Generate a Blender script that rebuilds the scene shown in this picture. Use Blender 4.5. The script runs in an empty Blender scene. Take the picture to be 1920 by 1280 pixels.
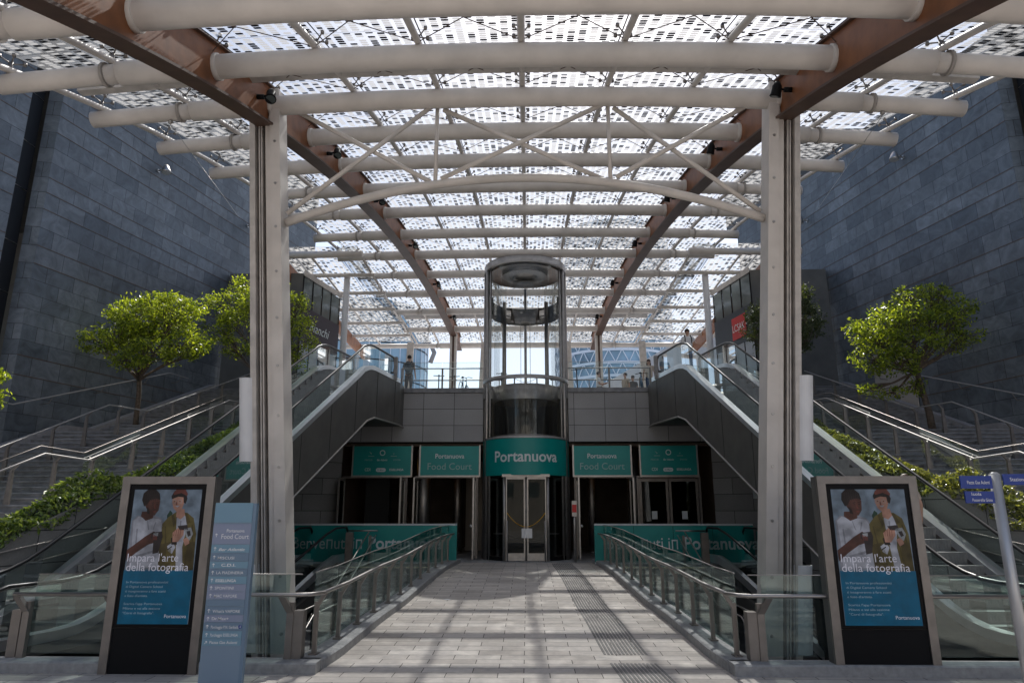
import bpy, bmesh, math, random
from mathutils import Vector, Matrix
random.seed(7)
S = bpy.context.scene
COL = S.collection
V3 = Vector
# ------------------------------------------------------------------ camera, sky, sun
TH, PS = math.radians(14.04), math.radians(1.3)
ct, st, cp, sp = math.cos(TH), math.sin(TH), math.cos(PS), math.sin(PS)
fw, rt, up = V3((-sp*ct, cp*ct, st)), V3((cp, sp, 0)), V3((sp*st, -cp*st, ct))
cd = bpy.data.cameras.new('camera'); cam = bpy.data.objects.new('camera', cd); COL.objects.link(cam)
cam.matrix_world = Matrix(((rt.x, up.x, -fw.x, 0.07), (rt.y, up.y, -fw.y, 0), (rt.z, up.z, -fw.z, 2.2), (0, 0, 0, 1)))
cd.sensor_width = 36; cd.lens = 24; cd.clip_start = .1; cd.clip_end = 3000
S.camera = cam
SUN_EL, SUN_AZ = math.radians(52.5), math.radians(8.6)
w = bpy.data.worlds.new('World'); S.world = w; w.use_nodes = True
nt = w.node_tree; bg = nt.nodes['Background']; sky = nt.nodes.new('ShaderNodeTexSky')
sky.sky_type = 'NISHITA'; sky.sun_disc = False; sky.sun_elevation = SUN_EL; sky.sun_rotation = SUN_AZ
sky.dust_density = 2.0; sky.air_density = 1.0
nt.links.new(sky.outputs[0], bg.inputs[0]); bg.inputs[1].default_value = .135
sd = bpy.data.lights.new('sun', 'SUN'); sd.energy = 4.95; sd.angle = math.radians(.8); sd.color = (1, .96, .9)
so = bpy.data.objects.new('sun', sd); COL.objects.link(so)
sdir = V3((math.sin(SUN_AZ)*math.cos(SUN_EL), math.cos(SUN_AZ)*math.cos(SUN_EL), math.sin(SUN_EL)))
so.rotation_euler = sdir.to_track_quat('Z', 'Y').to_euler(); so.location = (0, 0, 40)
S.view_settings.view_transform = 'Standard'; S.view_settings.look = 'None'; S.view_settings.gamma = 1
S.view_settings.exposure = 0.45
S.render.engine = 'CYCLES'
S.cycles.transparent_max_bounces = 24; S.cycles.max_bounces = 8; S.cycles.diffuse_bounces = 4
S.cycles.glossy_bounces = 4; S.cycles.transmission_bounces = 6

# ------------------------------------------------------------------ materials
MT = {}
def mat(name, col=(.5,.5,.5), rough=.6, metal=0, noise=0, nscale=3, bump=0, bscale=20, spec=.5, emit=None, estr=1):
    m = bpy.data.materials.new(name); m.use_nodes = True; t = m.node_tree; b = t.nodes['Principled BSDF']
    b.inputs['Base Color'].default_value = (*col, 1); b.inputs['Roughness'].default_value = rough
    b.inputs['Metallic'].default_value = metal; b.inputs['Specular IOR Level'].default_value = spec
    if emit: b.inputs['Emission Color'].default_value = (*emit, 1); b.inputs['Emission Strength'].default_value = estr
    if noise or bump:
        g = t.nodes.new('ShaderNodeNewGeometry')
        if noise:
            n = t.nodes.new('ShaderNodeTexNoise'); n.inputs['Scale'].default_value = nscale; n.inputs['Detail'].default_value = 6
            t.links.new(g.outputs['Position'], n.inputs['Vector'])
            r = t.nodes.new('ShaderNodeMapRange'); r.inputs[1].default_value = .3; r.inputs[2].default_value = .7
            r.inputs[3].default_value = 1-noise; r.inputs[4].default_value = 1+noise
            t.links.new(n.outputs[0], r.inputs[0])
            x = t.nodes.new('ShaderNodeVectorMath'); x.operation = 'SCALE'; x.inputs[0].default_value = col
            t.links.new(r.outputs[0], x.inputs['Scale']); t.links.new(x.outputs[0], b.inputs['Base Color'])
        if bump:
            n = t.nodes.new('ShaderNodeTexNoise'); n.inputs['Scale'].default_value = bscale; n.inputs['Detail'].default_value = 5
            t.links.new(g.outputs['Position'], n.inputs['Vector'])
            u = t.nodes.new('ShaderNodeBump'); u.inputs['Strength'].default_value = bump; u.inputs['Distance'].default_value = .02
            t.links.new(n.outputs[0], u.inputs['Height']); t.links.new(u.outputs[0], b.inputs['Normal'])
    MT[name] = m; return m
def mth(t, op, a, b=None):
    n = t.nodes.new('ShaderNodeMath'); n.operation = op
    for i, v in enumerate((a, b)):
        if v is None: continue
        if isinstance(v, (int, float)): n.inputs[i].default_value = v
        else: t.links.new(v, n.inputs[i])
    return n.outputs[0]
def bricks(name, c1, c2, mortar, bw, rh, ms=.012, rough=.6, nz=.25, nscale=2.5, off=.5, bump=.3, veins=False, spec=.4):
    """slabs laid out on the UV map (in metres)"""
    m = bpy.data.materials.new(name); m.use_nodes = True; t = m.node_tree; b = t.nodes['Principled BSDF']
    uv = t.nodes.new('ShaderNodeUVMap'); k = t.nodes.new('ShaderNodeTexBrick')
    t.links.new(uv.outputs[0], k.inputs['Vector'])
    k.inputs['Color1'].default_value = (*c1, 1); k.inputs['Color2'].default_value = (*c2, 1); k.inputs['Mortar'].default_value = (*mortar, 1)
    k.inputs['Scale'].default_value = 1; k.inputs['Mortar Size'].default_value = ms; k.inputs['Brick Width'].default_value = bw
    k.inputs['Row Height'].default_value = rh; k.inputs['Mortar Smooth'].default_value = .1; k.offset = off
    g = t.nodes.new('ShaderNodeNewGeometry')
    n = t.nodes.new('ShaderNodeTexNoise'); n.inputs['Scale'].default_value = nscale; n.inputs['Detail'].default_value = 8; n.inputs['Roughness'].default_value = .65
    if veins: n.inputs['Distortion'].default_value = 1.6
    t.links.new(g.outputs['Position'], n.inputs['Vector'])
    n2 = t.nodes.new('ShaderNodeTexNoise'); n2.inputs['Scale'].default_value = .35; n2.inputs['Detail'].default_value = 3
    t.links.new(g.outputs['Position'], n2.inputs['Vector'])
    r = t.nodes.new('ShaderNodeMapRange'); r.inputs[1].default_value = .3; r.inputs[2].default_value = .7; r.inputs[3].default_value = 1-nz; r.inputs[4].default_value = 1+nz
    t.links.new(n.outputs[0], r.inputs[0])
    r2 = t.nodes.new('ShaderNodeMapRange'); r2.inputs[1].default_value = .3; r2.inputs[2].default_value = .7; r2.inputs[3].default_value = .82; r2.inputs[4].default_value = 1.15
    t.links.new(n2.outputs[0], r2.inputs[0])
    x = t.nodes.new('ShaderNodeVectorMath'); x.operation = 'SCALE'
    t.links.new(k.outputs[0], x.inputs[0]); t.links.new(mth(t, 'MULTIPLY', r.outputs[0], r2.outputs[0]), x.inputs['Scale'])
    t.links.new(x.outputs[0], b.inputs['Base Color'])
    b.inputs['Specular IOR Level'].default_value = spec
    rr = t.nodes.new('ShaderNodeMapRange'); rr.inputs[3].default_value = rough-.12; rr.inputs[4].default_value = rough+.12
    t.links.new(n.outputs[0], rr.inputs[0]); t.links.new(rr.outputs[0], b.inputs['Roughness'])
    u = t.nodes.new('ShaderNodeBump'); u.inputs['Strength'].default_value = bump; u.inputs['Distance'].default_value = .02
    t.links.new(mth(t, 'SUBTRACT', n.outputs[0], mth(t, 'MULTIPLY', k.outputs['Fac'], .8)), u.inputs['Height']); t.links.new(u.outputs[0], b.inputs['Normal'])
    MT[name] = m; return m
def glassmat(name, tint=(.86,.93,.91), refl=.08, rough=.02, haze=0.0, hcol=(.6,.7,.7), fwt=.6):
    m = bpy.data.materials.new(name); m.use_nodes = True; t = m.node_tree; t.nodes.remove(t.nodes['Principled BSDF'])
    o = t.nodes['Material Output']
    tr = t.nodes.new('ShaderNodeBsdfTransparent'); tr.inputs[0].default_value = (*tint, 1)
    gl = t.nodes.new('ShaderNodeBsdfGlossy'); gl.inputs['Roughness'].default_value = rough; gl.inputs[0].default_value = (.9,.95,.95,1)
    f = t.nodes.new('ShaderNodeFresnel'); f.inputs[0].default_value = 1.5
    mx = t.nodes.new('ShaderNodeMixShader')
    t.links.new(mth(t, 'MAXIMUM', mth(t, 'MULTIPLY', f.outputs[0], fwt), refl), mx.inputs[0])
    base = tr.outputs[0]
    if haze:
        df = t.nodes.new('ShaderNodeBsdfDiffuse'); df.inputs[0].default_value = (*hcol, 1)
        m2 = t.nodes.new('ShaderNodeMixShader'); m2.inputs[0].default_value = haze
        t.links.new(tr.outputs[0], m2.inputs[1]); t.links.new(df.outputs[0], m2.inputs[2]); base = m2.outputs[0]
    t.links.new(base, mx.inputs[1]); t.links.new(gl.outputs[0], mx.inputs[2]); t.links.new(mx.outputs[0], o.inputs[0])
    MT[name] = m; return m
def fritmat():
    """roof glass: clear ground, rounded translucent and dark cells; UV u = cells across, v = rows along"""
    m = bpy.data.materials.new('printed_roof_glass'); m.use_nodes = True; t = m.node_tree; t.nodes.remove(t.nodes['Principled BSDF'])
    o = t.nodes['Material Output']; uv = t.nodes.new('ShaderNodeUVMap'); s = t.nodes.new('ShaderNodeSeparateXYZ'); t.links.new(uv.outputs[0], s.inputs[0])
    u, v = s.outputs[0], s.outputs[1]
    c = mth(t, 'FLOOR', u); v2 = mth(t, 'ADD', v, mth(t, 'MULTIPLY', mth(t, 'MODULO', mth(t, 'ADD', c, 100), 2), .5)); r = mth(t, 'FLOOR', v2)
    fu = mth(t, 'ABSOLUTE', mth(t, 'SUBTRACT', mth(t, 'FRACT', u), .5)); fv = mth(t, 'ABSOLUTE', mth(t, 'SUBTRACT', mth(t, 'FRACT', v2), .5))
    dx = mth(t, 'DIVIDE', fu, .33); dy = mth(t, 'DIVIDE', fv, .41)
    d = mth(t, 'ADD', mth(t, 'POWER', dx, 5), mth(t, 'POWER', dy, 5)); inside = mth(t, 'LESS_THAN', d, 1.0)
    # panel joints: every 9 cells across, every 8 rows along
    pu = mth(t, 'MODULO', mth(t, 'ADD', u, 900), 9); pv = mth(t, 'MODULO', mth(t, 'ADD', v, 1200), 12)
    ju = mth(t, 'MINIMUM', pu, mth(t, 'SUBTRACT', 9, pu)); jv = mth(t, 'MINIMUM', pv, mth(t, 'SUBTRACT', 12, pv))
    joint = mth(t, 'LESS_THAN', mth(t, 'MINIMUM', ju, jv), .06)
    away = mth(t, 'GREATER_THAN', mth(t, 'MINIMUM', ju, jv), .35)
    inside = mth(t, 'MULTIPLY', inside, away)
    cx = t.nodes.new('ShaderNodeCombineXYZ'); t.links.new(c, cx.inputs[0]); t.links.new(r, cx.inputs[1])
    wn = t.nodes.new('ShaderNodeTexWhiteNoise'); t.links.new(cx.outputs[0], wn.inputs[0]); q = wn.outputs[0]
    isd = mth(t, 'MULTIPLY', inside, mth(t, 'LESS_THAN', q, .34)); isw = mth(t, 'MULTIPLY', inside, mth(t, 'MULTIPLY', mth(t, 'GREATER_THAN', q, .34), mth(t, 'LESS_THAN', q, .93)))
    tr = t.nodes.new('ShaderNodeBsdfTransparent'); tr.inputs[0].default_value = (.66,.69,.71,1)
    tl = t.nodes.new('ShaderNodeBsdfTranslucent'); tl.inputs[0].default_value = (.62,.61,.59,1)
    df = t.nodes.new('ShaderNodeBsdfDiffuse'); df.inputs[0].default_value = (.02,.024,.032,1)
    gl = t.nodes.new('ShaderNodeBsdfGlossy'); gl.inputs['Roughness'].default_value = .15
    ground = t.nodes.new('ShaderNodeMixShader'); ground.inputs[0].default_value = .22; t.links.new(tr.outputs[0], ground.inputs[1]); t.links.new(tl.outputs[0], ground.inputs[2])
    tw = t.nodes.new('ShaderNodeMixShader'); tw.inputs[0].default_value = .85
    tr2 = t.nodes.new('ShaderNodeBsdfTransparent'); tr2.inputs[0].default_value = (.45,.45,.44,1); tl2 = t.nodes.new('ShaderNodeBsdfTranslucent'); tl2.inputs[0].default_value = (.42,.41,.39,1)
    t.links.new(tr2.outputs[0], tw.inputs[1]); t.links.new(tl2.outputs[0], tw.inputs[2])
    a = t.nodes.new('ShaderNodeMixShader'); t.links.new(isw, a.inputs[0]); t.links.new(ground.outputs[0], a.inputs[1]); t.links.new(tw.outputs[0], a.inputs[2])
    b = t.nodes.new('ShaderNodeMixShader'); t.links.new(mth(t, 'MAXIMUM', isd, joint), b.inputs[0]); t.links.new(a.outputs[0], b.inputs[1])
    dd = t.nodes.new('ShaderNodeMixShader'); dd.inputs[0].default_value = .06; t.links.new(df.outputs[0], dd.inputs[1]); t.links.new(gl.outputs[0], dd.inputs[2])
    t.links.new(dd.outputs[0], b.inputs[2]); t.links.new(b.outputs[0], o.inputs[0])
    MT['frit'] = m
def leafmat(name, c1, c2, tl=.35):
    m = bpy.data.materials.new(name); m.use_nodes = True; t = m.node_tree; b = t.nodes['Principled BSDF']; o = t.nodes['Material Output']
    g = t.nodes.new('ShaderNodeNewGeometry'); r = t.nodes.new('ShaderNodeValToRGB')
    r.color_ramp.elements[0].color = (*c1, 1); r.color_ramp.elements[1].color = (*c2, 1)
    t.links.new(g.outputs['Random Per Island'], r.inputs[0]); t.links.new(r.outputs[0], b.inputs['Base Color']); b.inputs['Roughness'].default_value = .32
    l = t.nodes.new('ShaderNodeBsdfTranslucent'); x = t.nodes.new('ShaderNodeVectorMath'); x.operation = 'MULTIPLY'; x.inputs[1].default_value = (2.6, 2.4, .9)
    t.links.new(r.outputs[0], x.inputs[0]); t.links.new(x.outputs[0], l.inputs[0])
    mx = t.nodes.new('ShaderNodeMixShader'); mx.inputs[0].default_value = tl
    t.links.new(b.outputs[0], mx.inputs[1]); t.links.new(l.outputs[0], mx.inputs[2]); t.links.new(mx.outputs[0], o.inputs[0])
    MT[name] = m
mat('cream', (.62,.575,.53), .5, noise=.09, nscale=2.2, bump=.08, bscale=9)
mat('cream_worn', (.50,.465,.43), .55, noise=.18, nscale=4)
mat('white_shell', (.72,.72,.73), .5, noise=.05)
mat('copper', (.23,.088,.035), .5, noise=.25, nscale=3, bump=.05, spec=.3)
mat('copper_dark', (.085,.045,.03), .55, noise=.2)
mat('steel', (.40,.38,.365), .46, 1, noise=.08, nscale=5)
mat('steel_satin', (.42,.40,.38), .42, .9, noise=.12, nscale=6)
mat('rail_satin', (.34,.33,.32), .55, .35, noise=.1, nscale=5)
mat('silver', (.75,.75,.76), .32, .8, noise=.06, nscale=4)
mat('post', (.225,.205,.19), .45, .7, noise=.12, nscale=5)
mat('dark_clad', (.11,.106,.098), .5, noise=.15, nscale=2, spec=.35)
mat('black', (.010,.010,.011), .6, spec=.12)
mat('rubber', (.015,.015,.016), .35)
mat('screen_black', (.005,.005,.006), .4, spec=.12)
mat('tread', (.17,.18,.18), .45, .5, noise=.15, nscale=8)
mat('curb', (.30,.30,.30), .75, noise=.18, nscale=12, bump=.2, bscale=60)
mat('step_stone', (.21,.215,.225), .75, noise=.3, nscale=4, bump=.2, bscale=40)
mat('stringer', (.26,.25,.25), .75, noise=.15, nscale=6)
mat('slot', (.012,.012,.013), .7)
mat('ledge', (.10,.062,.045), .6, noise=.2)
mat('teal', (.0,.26,.24), .42, noise=.06, nscale=2)
mat('teal_pale', (.02,.19,.18), .42)
mat('pale_rim', (.55,.60,.62), .5)
mat('letter', (.62,.70,.72), .5)
mat('letter_dim', (.26,.42,.42), .5)
mat('white', (.8,.8,.8), .5)
mat('ground_dark', (.09,.09,.09), .9, noise=.2)
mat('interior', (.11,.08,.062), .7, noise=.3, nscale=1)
mat('bark', (.10,.075,.055), .9, noise=.35, nscale=12, bump=.5, bscale=30)
mat('beige_door', (.42,.38,.33), .6, noise=.05)
mat('totem', (.20,.28,.37), .4)
mat('totem_a', (.17,.31,.41), .4); mat('totem_b', (.24,.28,.39), .4); mat('totem_c', (.15,.23,.32), .4)
mat('sign_blue', (.01,.04,.25), .4)
mat('pole_grey', (.50,.50,.50), .4, .5, noise=.05)
mat('skin', (.50,.30,.22), .55); mat('hair_brown', (.06,.03,.02), .6); mat('hair_dark', (.015,.012,.01), .6)
mat('shirt_white', (.72,.72,.74), .8); mat('denim', (.05,.08,.15), .85); mat('shirt_blue', (.07,.16,.26), .8)
mat('shirt_beige', (.50,.42,.34), .8); mat('grey_cloth', (.16,.16,.17), .85); mat('backpack', (.07,.08,.09), .8)
mat('red', (.55,.02,.02), .5); mat('dark_sign', (.045,.035,.05), .6); mat('dark_sign_blue', (.03,.04,.055), .5)
mat('amber', (.5,.3,.1), .5, emit=(1,.5,.15), estr=3)
mat('white_wall', (.62,.62,.62), .7)
mat('concrete', (.42,.42,.43), .8, noise=.08)
mat('yellow', (.55,.30,.02), .6)
def scr(n, c, k=.42):
    m = mat(n, tuple(x*.1 for x in c), .3, spec=.2, emit=c, estr=k); t = m.node_tree; b = t.nodes['Principled BSDF']
    g = t.nodes.new('ShaderNodeNewGeometry'); q = t.nodes.new('ShaderNodeTexNoise'); q.inputs['Scale'].default_value = 5.5; q.inputs['Detail'].default_value = 5; t.links.new(g.outputs['Position'], q.inputs['Vector'])
    r = t.nodes.new('ShaderNodeMapRange'); r.inputs[1].default_value = .35; r.inputs[2].default_value = .68; r.inputs[3].default_value = k*(.5 if 'text' not in n and 'teal' not in n else .9); r.inputs[4].default_value = k*1.25
    t.links.new(q.outputs[0], r.inputs[0]); t.links.new(r.outputs[0], b.inputs['Emission Strength'])
scr('scr_sky', (.115,.15,.20)); scr('scr_teal', (.0,.062,.125)); scr('scr_white', (.24,.25,.30)); scr('scr_olive', (.075,.06,.02)); scr('scr_skin_l', (.26,.14,.11))
scr('scr_skin_d', (.055,.022,.018)); scr('scr_hair', (.012,.008,.008)); scr('scr_text', (.42,.42,.50)); scr('scr_cam', (.02,.016,.018)); scr('scr_silver', (.17,.18,.2)); scr('scr_text2', (.20,.27,.34)); scr('scr_red', (.1,.03,.025)); scr('scr_olive_d', (.045,.035,.013)); scr('scr_shade', (.15,.155,.19)); scr('scr_leaf', (.01,.03,.02))
bricks('slate', (.088,.104,.120), (.158,.176,.192), (.018,.018,.02), 2.0, 1.0, .014, rough=.5, nz=.36, nscale=1.7, veins=True, bump=.25)
bricks('granite', (.29,.292,.298), (.345,.347,.352), (.03,.03,.03), 1.25, .68, .010, rough=.6, nz=.12, nscale=30, off=0, bump=.12)
bricks('granite_low', (.21,.208,.204), (.27,.267,.262), (.02,.02,.02), 1.6, .62, .010, rough=.65, nz=.12, nscale=25, off=.5, bump=.12)
bricks('paving', (.44,.395,.355), (.60,.55,.50), (.10,.085,.075), .73, .30, .007, rough=.72, nz=.14, nscale=9, bump=.15, spec=.3)
bricks('slab_floor', (.30,.30,.30), (.36,.36,.36), (.08,.08,.08), .9, .45, .008, rough=.7, nz=.12, nscale=8, bump=.15)
glassmat('glass', (.80,.88,.86), .045, haze=.008)
glassmat('glass_clear', (.93,.96,.955), .03, fwt=.35)
glassmat('glass_lift', (.86,.87,.86), .045, haze=.02, hcol=(.5,.5,.5), fwt=.22)
glassmat('glass_dark', (.30,.30,.29), .02, fwt=.35)
fritmat()
leafmat('leaf_lime', (.035,.07,.010), (.27,.33,.04), .46); leafmat('leaf_green', (.03,.06,.012), (.09,.13,.022), .35)
leafmat('leaf_dull', (.03,.05,.018), (.075,.095,.04), .25); leafmat('leaf_hedge', (.04,.085,.018), (.20,.26,.08), .3); leafmat('leaf_brown', (.055,.08,.02), (.24,.25,.09), .3)  # leaf_hedge: light end raised, glossy leaf highlights put into the colour
mat('blue_glass', (.24,.36,.46), .2, noise=.4, nscale=.15, spec=.8)  # far towers: distance haze put into the colour as a paler blue
mat('pale_frame', (.7,.75,.82), .5)
mat('shop_glass', (.13,.16,.16), .12, noise=.4, nscale=.8, spec=.8)
mat('shop_light', (.35,.38,.42), .4, noise=.3, nscale=.7)

# ------------------------------------------------------------------ builders
WL = {}
def wl(o): return WL.get(o.name, V3((0,0,0))) if o else V3((0,0,0))
def tag(o, label, cat, group=None, kind=None):
    if label: o['label'] = label
    if cat: o['category'] = cat
    if group: o['group'] = group
    if kind: o['kind'] = kind
    return o
def thing(name, loc, label, cat, group=None):
    o = bpy.data.objects.new(name, None); COL.objects.link(o); o.location = loc; o.empty_display_size = .3; WL[o.name] = V3(loc)
    return tag(o, label, cat, group)
class MB:
    def __init__(s): s.bm = bmesh.new(); s.uv = s.bm.loops.layers.uv.new('UVMap')
    def face(s, pts, uvs=None):
        f = s.bm.faces.new([s.bm.verts.new(p) for p in pts])
        if uvs:
            for l, q in zip(f.loops, uvs): l[s.uv].uv = q
        return f
    def hexa(s, p):   # 8 points: bottom ring 0-3, top ring 4-7
        v = [s.bm.verts.new(q) for q in p]
        for a in ((0,3,2,1),(4,5,6,7),(0,1,5,4),(1,2,6,5),(2,3,7,6),(3,0,4,7)): s.bm.faces.new([v[i] for i in a])
        return s
    def box(s, x0, x1, y0, y1, z0, z1): return s.hexa([(x0,y0,z0),(x1,y0,z0),(x1,y1,z0),(x0,y1,z0),(x0,y0,z1),(x1,y0,z1),(x1,y1,z1),(x0,y1,z1)])
    def bar(s, a, b, wd, ht, upv=(0,0,1)):   # rectangular bar from a to b
        a, b = V3(a), V3(b); d = (b-a).normalized(); r = d.cross(V3(upv))
        if r.length < 1e-4: r = V3((1,0,0))
        r.normalize(); u = r.cross(d).normalized(); r = r*wd/2; u = u*ht/2
        return s.hexa([a-r-u, a+r-u, b+r-u, b-r-u, a-r+u, a+r+u, b+r+u, b-r+u])
    def tube(s, pts, r, n=10, caps=True):
        pts = [V3(p) for p in pts]; rs = r if isinstance(r, (list, tuple)) else [r]*len(pts); rings = []; ref = None
        for i, p in enumerate(pts):
            d = (pts[min(i+1, len(pts)-1)]-pts[max(i-1, 0)])
            if d.length < 1e-6: d = pts[-1]-pts[0]
            d.normalize()
            if ref is None: ref = d.orthogonal().normalized()
            ref = (ref-d*ref.dot(d)).normalized(); q = d.cross(ref)
            rings.append([s.bm.verts.new(p+(ref*math.cos(2*math.pi*k/n)+q*math.sin(2*math.pi*k/n))*rs[i]) for k in range(n)])
        for a, b in zip(rings, rings[1:]):
            for k in range(n):
                f = s.bm.faces.new((a[k], a[(k+1)%n], b[(k+1)%n], b[k])); f.smooth = True
        if caps: s.bm.faces.new(rings[0][::-1]); s.bm.faces.new(rings[-1])
        return s
    def sweep(s, path, prof, smooth=False):   # profile (side, up) swept along path; side is horizontal to the right of travel
        path = [V3(p) for p in path]; rings = []
        for i, p in enumerate(path):
            d = path[min(i+1, len(path)-1)]-path[max(i-1, 0)]; h = V3((d.x, d.y, 0)).normalized(); r = V3((h.y, -h.x, 0))
            rings.append([s.bm.verts.new(p+r*a+V3((0,0,b))) for a, b in prof])
        n = len(prof)
        for a, b in zip(rings, rings[1:]):
            for k in range(n): s.bm.faces.new((a[k], a[(k+1)%n], b[(k+1)%n], b[k])).smooth = smooth
        s.bm.faces.new(rings[0][::-1]); s.bm.faces.new(rings[-1]); return s
    def strip(s, top, bot, uvf=None):   # surface between two point lists
        for i in range(len(top)-1):
            s.face([bot[i], bot[i+1], top[i+1], top[i]])
        return s
    def slab(s, pts, vec):   # extruded polygon
        vec = V3(vec); a = [s.bm.verts.new(p) for p in pts]; b = [s.bm.verts.new(V3(p)+vec) for p in pts]; n = len(a)
        s.bm.faces.new(a[::-1]); s.bm.faces.new(b)
        for i in range(n): s.bm.faces.new((a[i], a[(i+1)%n], b[(i+1)%n], b[i]))
        return s
    def lathe(s, c, prof, n=48, a0=0, a1=2*math.pi, smooth=True):
        c = V3(c); full = abs(a1-a0-2*math.pi) < 1e-5; m = n if full else n+1
        rings = [[s.bm.verts.new(c+V3((r*math.sin(a0+(a1-a0)*k/n), -r*math.cos(a0+(a1-a0)*k/n), z))) for k in range(m)] for r, z in prof]
        for a, b in zip(rings, rings[1:]):
            for k in range(n if full else n):
                k2 = (k+1) % m
                f = s.bm.faces.new((a[k], a[k2], b[k2], b[k])); f.smooth = smooth
        return s
    def ball(s, c, r, n=12, sq=(1,1,1)):
        bmesh.ops.create_uvsphere(s.bm, u_segments=n, v_segments=n//2+2, radius=r, matrix=Matrix.Translation(c) @ Matrix.Diagonal((*sq, 1)))
        return s
    def mesh(s, name, off=V3((0,0,0))):
        bmesh.ops.recalc_face_normals(s.bm, faces=s.bm.faces)
        for v in s.bm.verts: v.co -= off
        me = bpy.data.meshes.new(name); s.bm.to_mesh(me); s.bm.free(); return me
    def out(s, name, m, parent=None, label=None, cat=None, group=None, kind=None):
        off = wl(parent); me = s.mesh(name, off); me.materials.append(MT[m]); o = bpy.data.objects.new(name, me); COL.objects.link(o)
        if parent: o.parent = parent
        WL[o.name] = off; return tag(o, label, cat, group, kind)
def solo(mb, name, m, label, cat, group=None, kind=None):
    """a thing that is one mesh, origin at its own base"""
    vs = [v.co for v in mb.bm.verts]; c = V3(((min(v.x for v in vs)+max(v.x for v in vs))/2, (min(v.y for v in vs)+max(v.y for v in vs))/2, min(v.z for v in vs)))
    me = mb.mesh(name, c); me.materials.append(MT[m]); o = bpy.data.objects.new(name, me); COL.objects.link(o); o.location = c; WL[o.name] = c
    return tag(o, label, cat, group, kind)
def text_mb(s, org, xd, ud, size, width=None, align='L', shear=0, bold=0, wrap=None):
    cu = bpy.data.curves.new('t', 'FONT'); cu.body = s; cu.size = 1; cu.offset = bold; cu.shear = shear; cu.resolution_u = 3
    o = bpy.data.objects.new('t', cu); COL.objects.link(o); bpy.context.view_layer.update()
    me = bpy.data.meshes.new_from_object(o.evaluated_get(bpy.context.evaluated_depsgraph_get())); bpy.data.objects.remove(o)
    bm = bmesh.new(); bm.from_mesh(me); bpy.data.meshes.remove(me)
    xs = [v.co.x for v in bm.verts]; x0, x1 = min(xs), max(xs); k = size*1.38
    kx = k if width is None else width/(x1-x0); xd, ud, org = V3(xd).normalized(), V3(ud).normalized(), V3(org)
    sh = {'L': 0, 'C': .5, 'R': 1}[align]
    for v in bm.verts:
        x = (v.co.x-x0-(x1-x0)*sh)*kx; y = v.co.y*k
        v.co = wrap(x, y) if wrap else org+xd*x+ud*y
    mb = MB(); mb.bm.free(); mb.bm = bm; return mb
def clone(o, loc, label=None, rot=None):
    c = o.copy(); COL.objects.link(c); c.location = loc
    if rot: c.rotation_euler = rot
    if label: c['label'] = label
    WL[c.name] = V3(loc)
    def kids(a, b):
        for ch in list(a.children):
            k = ch.copy(); COL.objects.link(k); k.parent = b; kids(ch, k)
    kids(o, c); return c
def lerp(a, b, t): return a+(b-a)*t
def interp(x, tab):
    if x <= tab[0][0]: return tab[0][1]
    for (a, b), (c, d) in zip(tab, tab[1:]):
        if x <= c: return b+(d-b)*(x-a)/(c-a)
    return tab[-1][1]
def frange(a, b, n): return [a+(b-a)*i/n for i in range(n+1)]
SIDE = {-1: 'left', 1: 'right'}

# ------------------------------------------------------------------ ground, ramp, deck (setting)
def rampz(y): return interp(y, [(11.6, 0), (14.2, .13), (16.2, .17), (20.5, .40), (22.5, .46), (60, .46)])
def ramph(y): return interp(y, [(10.4, 3.0), (25.6, 2.42)])
m = MB()
m.face([(-400,-400,0),(400,-400,0),(400,10.75,0),(-400,10.75,0)], [(-400,-400),(400,-400),(400,10.75),(-400,10.75)])
for s in (-1, 1): m.face([(s*400,10.75,0),(s*7.9,10.75,0),(s*7.6,30,0),(s*400,30,0)], [(s*400,10.75),(s*7.9,10.75),(s*7.6,30),(s*400,30)])
m.out('pavement', 'paving', kind='structure')
m = MB(); ys = frange(10.75, 25.6, 44)
for a, b in zip(ys, ys[1:]):
    ha, hb = ramph(a)+.02, ramph(b)+.02
    m.face([(-ha,a,rampz(a)),(ha,a,rampz(a)),(hb,b,rampz(b)),(-hb,b,rampz(b))], [(-ha,a),(ha,a),(hb,b),(-hb,b)])
    for s in (-1, 1): m.face([(s*ha,a,rampz(a)),(s*hb,b,rampz(b)),(s*hb,b,rampz(b)-.6),(s*ha,a,rampz(a)-.6)])
m.out('ramp', 'paving', kind='structure')
m = MB()
for x0, x1, y0, y1 in ((-9,-2.44,23.6,36), (2.44,9,23.6,36), (-2.44,2.44,25.6,36)):
    m.face([(x0,y0,.455),(x1,y0,.455),(x1,y1,.455),(x0,y1,.455)], [(x0,y0),(x1,y0),(x1,y1),(x0,y1)])
m.out('lobby_floor', 'slab_floor', kind='structure')
m = MB(); m.box(-9.2, 9.2, 10.9, 23.6, -4.3, -4.2); m.out('underpass_floor', 'slab_floor', kind='structure')
m = MB()
m.box(-9.2, 9.2, 23.45, 23.59, -4.2, .44); m.box(-9.3, -7.95, 10.9, 11.1, -4.2, -.02); m.box(7.95, 9.3, 10.9, 11.1, -4.2, -.02)
m.box(-8.0, 8.0, 10.62, 10.74, -4.2, -.02)
for s in (-1, 1): m.hexa([(s*7.92,10.8,-4.2),(s*8.1,10.8,-4.2),(s*7.8,23.4,-4.2),(s*7.6,23.4,-4.2),(s*7.92,10.8,-.01),(s*8.1,10.8,-.01),(s*7.8,23.4,-.01),(s*7.6,23.4,-.01)])
m.out('pit_wall', 'granite_low', kind='structure')
m = MB(); m.box(-60, 60, 27.62, 36.2, 6.7, 7.1); m.box(-400, 400, 36.2, 1500, 6.7, 7.1); m.out('plaza_deck', 'concrete', kind='structure')
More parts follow.
